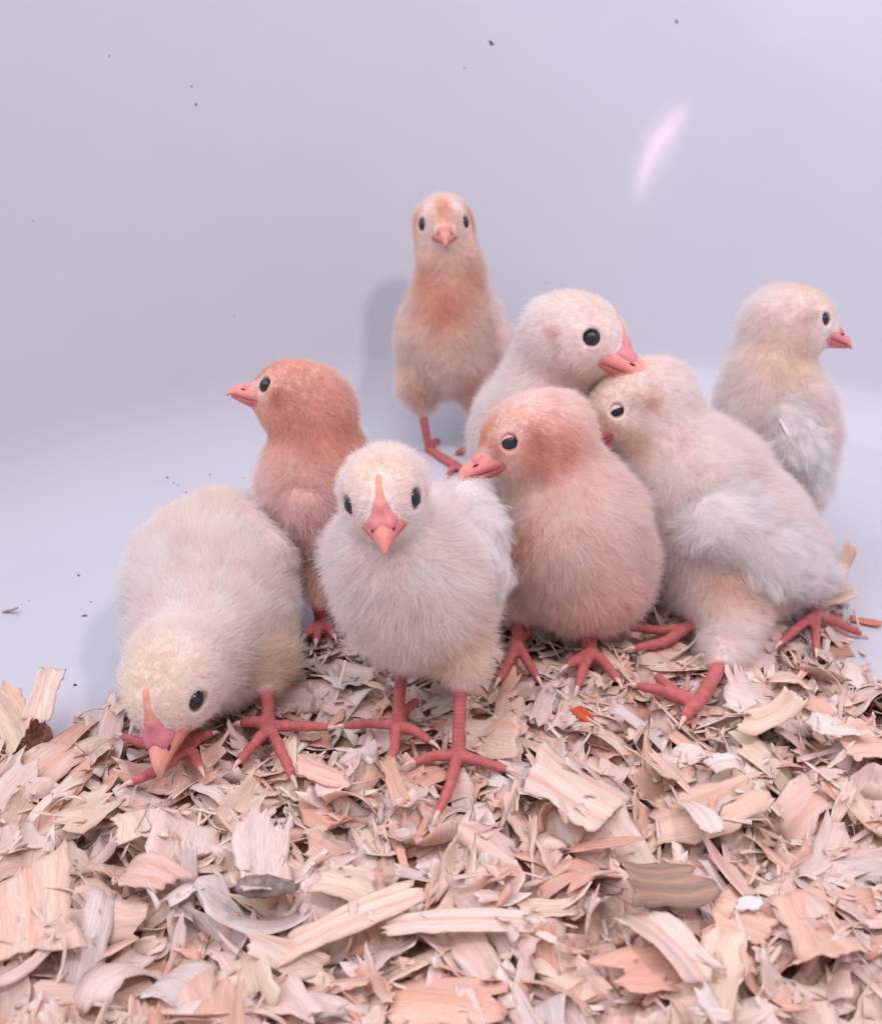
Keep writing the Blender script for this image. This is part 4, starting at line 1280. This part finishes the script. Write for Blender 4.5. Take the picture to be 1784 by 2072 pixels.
# --- ordinary shavings on top: one object each, described by look and by what it lies beside
KINDS = [('pale cream', [0, 2, 7]), ('pinkish tan', [1, 4]), ('orange brown', [3, 5]), ('greyish white', [6])]
KIND_W = np.array([0.44, 0.32, 0.16, 0.08])
MARKS = [("the pecking chick's beak", 322, 1570), ("the pecking chick's spread foot", 560, 1510), ("the front chick's near foot", 925, 1560), ("the front chick's rear foot", 790, 1480),
         ("the apricot chick's feet", 1120, 1340), ("the sleepy chick's near foot", 1370, 1410), ('the large orange striped shaving', 1160, 1595), ('the grey ridged chip', 1333, 1780),
         ('the white dropping', 1505, 1868), ('the grey dropping', 545, 1850), ('the square striped shaving', 65, 1850), ('the long striped strip', 705, 1860), ('the long narrow strip', 920, 1865),
         ('the arch curled shaving', 1470, 1545), ('the leaf shaped tan shaving', 1650, 1875), ('the red orange chip', 1182, 1446), ('the brown clump', 50, 1490), ('the tall white shaving', 540, 1745),
         ('the shell curled shaving', 1555, 1440), ('the roof tile shaving', 295, 1768), ('the bottom right corner', 1784, 2071), ('the bottom left corner', 0, 2071), ('the right edge', 1784, 1650), ('the bottom edge', 892, 2071)]
USED = set()
def where(dx, dy):
    a = math.degrees(math.atan2(dy, dx))
    return ['right of', 'below right of', 'below', 'below left of', 'left of', 'above left of', 'above', 'above right of'][int(round(a / 45)) % 8]
def describe(p, tone, L, W, curl):
    d = p - CP; sd = d @ CF
    x = W0 / 2 + d @ CR / sd * FPX; y = H0 / 2 - (d @ CU) / sd * FPX
    cx, cy_ = float(np.clip(x.mean(), 0, W0)), float(np.clip(y.mean(), 0, H0))
    w, v = np.linalg.eigh(np.cov(np.stack([x, y])))
    ang = math.degrees(math.atan2(-v[1, 1], v[0, 1])) % 180
    lie = 'lying crosswise' if ang < 25 or ang > 155 else 'pointing upward' if 65 < ang < 115 else 'slanting up to the right' if ang < 90 else 'slanting up to the left'
    size = 'narrow' if W < 0.0055 else 'broad' if W * L > 0.00036 else 'small' if W * L < 0.00016 else 'medium'
    shape = 'curled' if curl < 0.0105 else 'bowed' if curl < 0.026 else 'flat'
    near = sorted(MARKS, key=lambda m: math.hypot(m[1] - cx, m[2] - cy_))
    for m in near[:4]:
        k = math.hypot(m[1] - cx, m[2] - cy_)
        t = f"{size} {shape} {tone} shaving {'just ' if k < 110 else ''}{where(cx - m[1], cy_ - m[2])} {m[0]}"
        for cand in (t, t + ', ' + lie):
            if cand not in USED and len(cand.split()) <= 16:
                USED.add(cand); return cand
    return f'{size} {shape} {tone} wood shaving loose in the bedding'

def hull_area(p):
    d = p - CP
    s = d @ CF
    x = d @ CR / s * FPX; y = -(d @ CU) / s * FPX
    return x, y
made = 0
HEROES = []
def scatter(nmax, limit, r, size):
    global made, nv0
    n = 0
    tries = 0
    while n < nmax and tries < nmax * 8:
        tries += 1
        x, y = in_bed(r, 0.002)
        if r.random() < 0.25: y = 0.10 + (y - 0.10) * 0.6
        if size == 'big': L, W = r.uniform(0.016, 0.038), r.uniform(0.009, 0.023)
        else: L, W = r.uniform(0.012, 0.024), r.uniform(0.0025, 0.009)
        ki = r.choice(4, p=KIND_W)
        tone = TONES[r.choice(KINDS[ki][1])]
        curl = r.choice([r.uniform(0.006, 0.011), r.uniform(0.011, 0.025), 0.07], p=[0.17, 0.41, 0.42])
        geo = shaving_geo(r, L, W, nu=10, nv=8, tone=tone, rag=0.09, curl=curl)
        p = drop(r, geo, x, y, tilt=0.26, limit=limit)
        if p is None: continue
        V, F, c, g = geo
        X, Y = hull_area(p)
        if X.max() < -W0 / 2 or X.min() > W0 / 2 or Y.min() > H0 / 2:
            SV.append(p); SF.append(F + nv0); SCL.append(c); SG.append(g); nv0 += len(p)
            continue
        cen = p.mean(0)
        me = wood_mesh('wood_shaving', p - cen, F, c, g)
        o = link('wood_shaving', me); o.location = cen
        tag(o, describe(p, KINDS[ki][0], L, W, curl), 'wood shaving', 'wood shavings of the bedding')
        made += 1; n += 1
scatter(165, 0.0035, r, 'big')

hero('wood_shaving', (1082, 1556), (1238, 1636), 118, 'large pale flat shaving with orange stripes, right of the front chick\'s foot', 0.09, srgb(247, 235, 223), [(-0.25, 0.03), (0.05, 0.035), (0.33, 0.03)], 1, lift=0.005, rag=0.02)
hero('wood_shaving', (72, 1452, 0.325), (110, 1348, 0.345), 46, 'pale shaving standing on its end on the white tub floor at left', 0.05, srgb(244, 228, 215), [(0.1, 0.03)], 2, up=(0.25, -0.85, 0.45), rag=0.05)
hero('wood_shaving', (5, 1415, 0.335), (40, 1500, 0.318), 75, 'tan shaving leaning at the left edge of the bedding beside the brown clump', 0.03, srgb(243, 225, 204), None, 3, up=(-0.2, -0.7, 0.7))
hero('wood_shaving', (1708, 1205, 0.398), (1704, 1108, 0.404), 42, 'peach shaving standing upright behind the sleepy chick\'s tail', 0.04, srgb(246, 215, 190), [], 4, up=(0.5, -0.8, 0.2), rag=0.04)
hero('wood_shaving', (1660, 1215, 0.395), (1732, 1203, 0.393), 26, 'short cream shaving lying under the upright peach shaving', 0.04, srgb(246, 227, 212), [], 5)
hero('wood_shaving', (1722, 1248), (1778, 1264), 20, 'reddish strip of wood lying on the white tub floor at the right', 0.05, srgb(226, 152, 128), [], 6, rag=0.03)
hero('wood_chip', (1166, 1435), (1198, 1458), 26, 'small bright red orange wood chip in the bedding below the apricot chick', 0.03, srgb(216, 104, 66), [], 7, lift=0.006, cat='wood chip')
hero('wood_chip', (1262, 1788), (1408, 1768), 112, 'grey ridged chip of weathered wood, lower right of the bedding', 0.030, srgb(172, 154, 140), [(-0.35, 0.04), (-0.1, 0.04), (0.15, 0.04), (0.38, 0.04)], 8, lift=0.009, rag=0.05, cat='wood chip', cross=0.18)
hero('wood_shaving', (60, 1760), (70, 1930), 150, 'large square shaving with vertical stripes at the bottom left', 0.09, srgb(243, 221, 206), [(-0.3, 0.04), (0.0, 0.05), (0.3, 0.04)], 9, lift=0.004, rag=0.03)
hero('wood_shaving', (575, 1905), (840, 1815), 62, 'long striped strip of wood near the bottom, left of centre', 0.12, srgb(244, 226, 211), [(-0.2, 0.05), (0.25, 0.05)], 10, lift=0.004, rag=0.06)
hero('wood_shaving', (780, 1872), (1064, 1858), 48, 'long narrow straight strip of wood near the bottom centre', 0.12, srgb(246, 228, 216), [(0.1, 0.06)], 11, lift=0.004, rag=0.07)
hero('wood_shaving', (535, 1655), (545, 1835), 105, 'tall white curled shaving with a fold, left of centre in the bedding', 0.024, srgb(246, 236, 228), [(0.3, 0.04)], 12, lift=0.005, tilt=(0.4, 0))
hero('wood_shaving', (1610, 1795), (1685, 1950), 120, 'broad tan leaf shaped shaving at the lower right', 0.05, srgb(240, 212, 190), [(-0.2, 0.05), (0.1, 0.06)], 13, lift=0.004)
hero('wood_shaving', (1432, 1548), (1508, 1542), 42, 'small white shaving curled into an arch over a dark gap', 0.0065, srgb(246, 237, 228), [], 14, lift=0.007, rag=0.03)
hero('wood_shaving', (1335, 1640), (1520, 1625), 120, 'broad smooth tan plate of wood to the right of the striped shaving', 0.06, srgb(241, 216, 196), [(0.2, 0.05)], 15, lift=0.003)
hero('wood_shaving', (1390, 1600), (1440, 1690), 44, 'white folded sliver lying on the broad tan plate', 0.022, srgb(247, 235, 225), [], 16, lift=0.009)
hero('wood_shaving', (1280, 1590), (1395, 1515), 68, 'pale shaving with small torn slits, right of the striped shaving', 0.05, srgb(246, 228, 211), [(-0.1, 0.05)], 17, lift=0.004)
hero('wood_shaving', (1440, 1850), (1560, 1880), 84, 'tan shaving with a white dropping on it, lower right', 0.06, srgb(240, 212, 189), [(-0.3, 0.05)], 18, lift=0.004)
hero('wood_shaving', (1295, 1850), (1420, 1960), 78, 'pale split shaving with frayed slits below the grey chip', 0.03, srgb(246, 226, 215), [(0.0, 0.04)], 19, lift=0.006)
hero('wood_shaving', (240, 1745), (350, 1790), 78, 'curled striped shaving shaped like a roof tile, left side of the bedding', 0.014, srgb(237, 211, 200), [(-0.2, 0.06), (0.2, 0.06)], 20, lift=0.005)
hero('wood_shaving', (275, 1640), (290, 1700), 85, 'pale folded square shaving left of centre with a thin curl on it', 0.03, srgb(246, 230, 215), [], 21, lift=0.005)
hero('wood_shaving', (1500, 1450), (1610, 1430), 66, 'cream shaving curled like a shell at the right of the bedding', 0.016, srgb(246, 230, 210), [(0.0, 0.04)], 22, lift=0.006)
hero('wood_shaving', (1650, 1430), (1720, 1510), 62, 'white pointed leaf shaped shaving near the right edge', 0.05, srgb(247, 237, 230), [], 23, lift=0.005)
hero('wood_shaving', (1700, 1510), (1784, 1500), 105, 'wide striped shaving cut off by the right edge of the view', 0.05, srgb(240, 215, 200), [(-0.3, 0.05), (0.0, 0.05), (0.3, 0.05)], 24, lift=0.004)
hero('wood_shaving', (782, 1535), (812, 1620), 30, 'narrow tan chip standing over the front chick\'s rear toe', 0.06, srgb(230, 196, 174), [], 25, lift=0.004)
hero('wood_shaving', (605, 1556), (700, 1570), 46, 'pink sliver beside the pecking chick\'s right toe', 0.05, srgb(241, 208, 196), [(0.3, 0.06)], 26, lift=0.004)
hero('wood_shaving', (650, 1785), (760, 1790), 80, 'cream square shaving with pointed corners at lower left of centre', 0.04, srgb(242, 226, 208), [], 27, lift=0.004)
scatter(105, 0.006, r, 'small')

# crumbs and splinters sifted over everything
for k in range(1000):
    x, y = in_bed(r, 0.0)
    if r.random() < 0.45: L, W = r.uniform(0.006, 0.018), r.uniform(0.0007, 0.0018)
    else: L, W = r.uniform(0.003, 0.009), r.uniform(0.0015, 0.0045)
    geo = shaving_geo(r, L, W, nu=6, nv=4 if W > 0.0018 else 3, rag=0.14)
    p = drop(r, geo, x, y, tilt=0.34, limit=0.009, sink=0.4)
    if p is None: continue
    V, F, c, g = geo
    SV.append(p); SF.append(F + nv0); SCL.append(c); SG.append(g); nv0 += len(p)
heap_v = np.concatenate(SV); heap_f = np.concatenate(SF)
me = wood_mesh('shavings_heap', heap_v, heap_f, np.concatenate(SCL), np.concatenate(SG))
tag(link('shavings_heap', me), 'deep layer of small wood shavings and splinters under the larger ones', 'wood shavings', kind='stuff')

# ------------------------------------------------------------------ droppings, clump, specks
def lump(name, pos, nrm, ax, size, mat, label, cat, seed, group=None, rough=0.25):
    """an irregular crumb resting on a surface"""
    nrm = nrm / np.linalg.norm(nrm)
    ax = ax - (ax @ nrm) * nrm; ax /= np.linalg.norm(ax)
    sd = np.cross(nrm, ax)
    V, F = uv_ball(np.zeros(3), np.eye(3), np.ones(3), 16, 10)
    k = 1 + rough * vnoise(V, 1.7, seed) + rough * 0.6 * vnoise(V, 4.1, seed + 1)
    V = V * k[:, None] * np.array(size)
    p = V[:, :1] * ax + V[:, 1:2] * sd + (V[:, 2:] + size[2] * 0.55) * nrm
    o = link(name, mesh(name, p, F, mat)); o.location = pos
    tag(o, label, cat, group)
    return o

# white dropping and grey droppings
q = G(1505, 1868); i, j = cell(q[None]); q[2] = HF[i[0] - 3:i[0] + 4, j[0] - 3:j[0] + 4].max()
lump('dropping', q, np.array([0, 0, 1.0]), CR + 0.6 * CU, (0.0034, 0.0022, 0.0006), M_CHALK, 'chalky white dropping on a tan shaving at lower right', 'dropping', 5, rough=0.5)
q = G(545, 1850); i, j = cell(q[None]); q[2] = np.median(HF[i[0] - 4:i[0] + 5, j[0] - 4:j[0] + 5]) + 0.0002
lump('dropping', q, np.array([0, 0, 1.0]), CR, (0.0085, 0.0032, 0.0022), M_GREY, 'grey dropping lying in a gap between shavings, left of centre', 'dropping', 9, rough=0.35)
q = G(690, 1745); i, j = cell(q[None])
# brown crumbly clump at the left edge
q = G(50, 1490); 
lump('bedding_clump', q - np.array([0, 0, 0.004]), np.array([0, 0, 1.0]), CR, (0.0080, 0.0065, 0.0100), mat_plain('crumbly_brown', srgb(176, 138, 124), 0.85, 0.15, 0, 700, 0.4, bump=1.0), 'crumbly brown clump at the left edge of the bedding', 'clump', 14, rough=0.35)

SPECKS = [(993, 87, 6.5, 3.0, 40, 'large black elongated speck high on the tub wall'), (1368, 43, 3.6, 2.4, 80, 'small black speck near the top right of the tub wall'),
          (940, 138, 1.8, 1.5, 0, None), (222, 113, 1.8, 1.4, 0, None), (388, 175, 2.0, 1.6, 0, None), (397, 211, 2.8, 2.2, 30, None), (1105, 572, 1.4, 1.2, 0, None), (68, 447, 1.6, 1.3, 0, None), (475, 638, 1.4, 1.2, 0, None),
          (153, 1386, 4.2, 3.4, 0, 'round black speck on the tub floor beside the upright shaving'), (160, 1164, 3.0, 2.4, 30, None), (185, 1218, 2.2, 1.6, 0, None), (125, 1540 - 24, 2.2, 1.7, 0, None),
          (339, 966, 3.2, 1.8, 50, None), (352, 977, 2.2, 1.2, 20, None), (361, 982, 1.8, 1.2, 0, None), (377, 996, 3.0, 1.8, 70, None), (425, 960, 2.4, 1.8, 0, None), (512, 985, 2.6, 1.2, 20, None), (492, 966, 1.8, 1.4, 0, None),
          (614, 1070, 3.0, 1.4, -30, None), (46, 1222, 1.6, 1.2, 0, None), (60, 1215, 1.8, 1.0, 0, None)]
SMARKS = [("the back chick's head", 897, 455), ("the brown chick's head", 600, 800), ("the pecking chick's back", 440, 985), ('the large black speck', 993, 87), ('the upright shaving at left', 92, 1400), ('the brown crumb', 172, 1246), ('the top left corner', 0, 0), ('the left edge', 0, 640)]
def speck_label(x, y):
    for m in sorted(SMARKS, key=lambda m: math.hypot(m[1] - x, m[2] - y)):
        k = math.hypot(m[1] - x, m[2] - y)
        for pre in ('tiny dark speck of dirt ', 'very faint small dark speck '):
            c = pre + ('just ' if k < 70 else 'far ' if k > 260 else '') + where(x - m[1], y - m[2]) + ' ' + m[0]
            if c not in USED:
                USED.add(c); return c
    return 'tiny dark speck of dirt stuck to the white tub'
for k, (x, y, a, b, ang, lab) in enumerate(SPECKS):
    pos, nrm = on_tub(x, y)
    s = (pos - CP) @ CF
    d = math.cos(math.radians(ang)) * CR - math.sin(math.radians(ang)) * CU
    a *= 0.85; b *= 0.85
    lump('dirt_speck', pos, nrm, d, (a * s / FPX, b * s / FPX, b * s / FPX * 0.6), M_SPECK, lab or speck_label(x, y), 'speck', 40 + k, 'specks of dirt on the tub', 0.3)
pos, nrm = on_tub(172, 1246); s = (pos - CP) @ CF
lump('dirt_speck', pos, nrm, CR, (5.0 * s / FPX, 3.0 * s / FPX, 2 * s / FPX), M_SPECK_BROWN, 'brown crumb on the tub floor left of the pecking chick', 'speck', 71, 'specks of dirt on the tub')
# sliver at the left edge of the tub floor
pos, nrm = on_tub(14, 1238); pos2, _ = on_tub(42, 1243); pos1, _ = on_tub(-14, 1234)
rr = np.random.default_rng(77)
Vg, Fg, cg, gg = shaving_geo(rr, np.linalg.norm(pos2 - pos1), 0.0017, 0.08, srgb(206, 168, 140), 8, 4, 0.05, [], 0.05, 0.0005, 0.02)
xa = (pos2 - pos1) / np.linalg.norm(pos2 - pos1); ya = np.cross(nrm, xa)
o = link('wood_sliver', wood_mesh('wood_sliver', Vg[:, :1] * xa + Vg[:, 1:2] * ya + (Vg[:, 2:] + 0.0009) * nrm, Fg, cg, gg)); o.location = pos
tag(o, 'thin wood sliver on the bare tub floor at the far left', 'wood sliver')
print('heap', count, 'single shavings', made, 'tris heap', len(heap_f) * 2)

for q in ((1320, 290), (1300, 340), (1350, 230)):
    pos, nrm = on_tub(*q); v = pos - CP; v /= np.linalg.norm(v); rf = v - 2 * (v @ nrm) * nrm
    print('REFL', pos, nrm, rf)
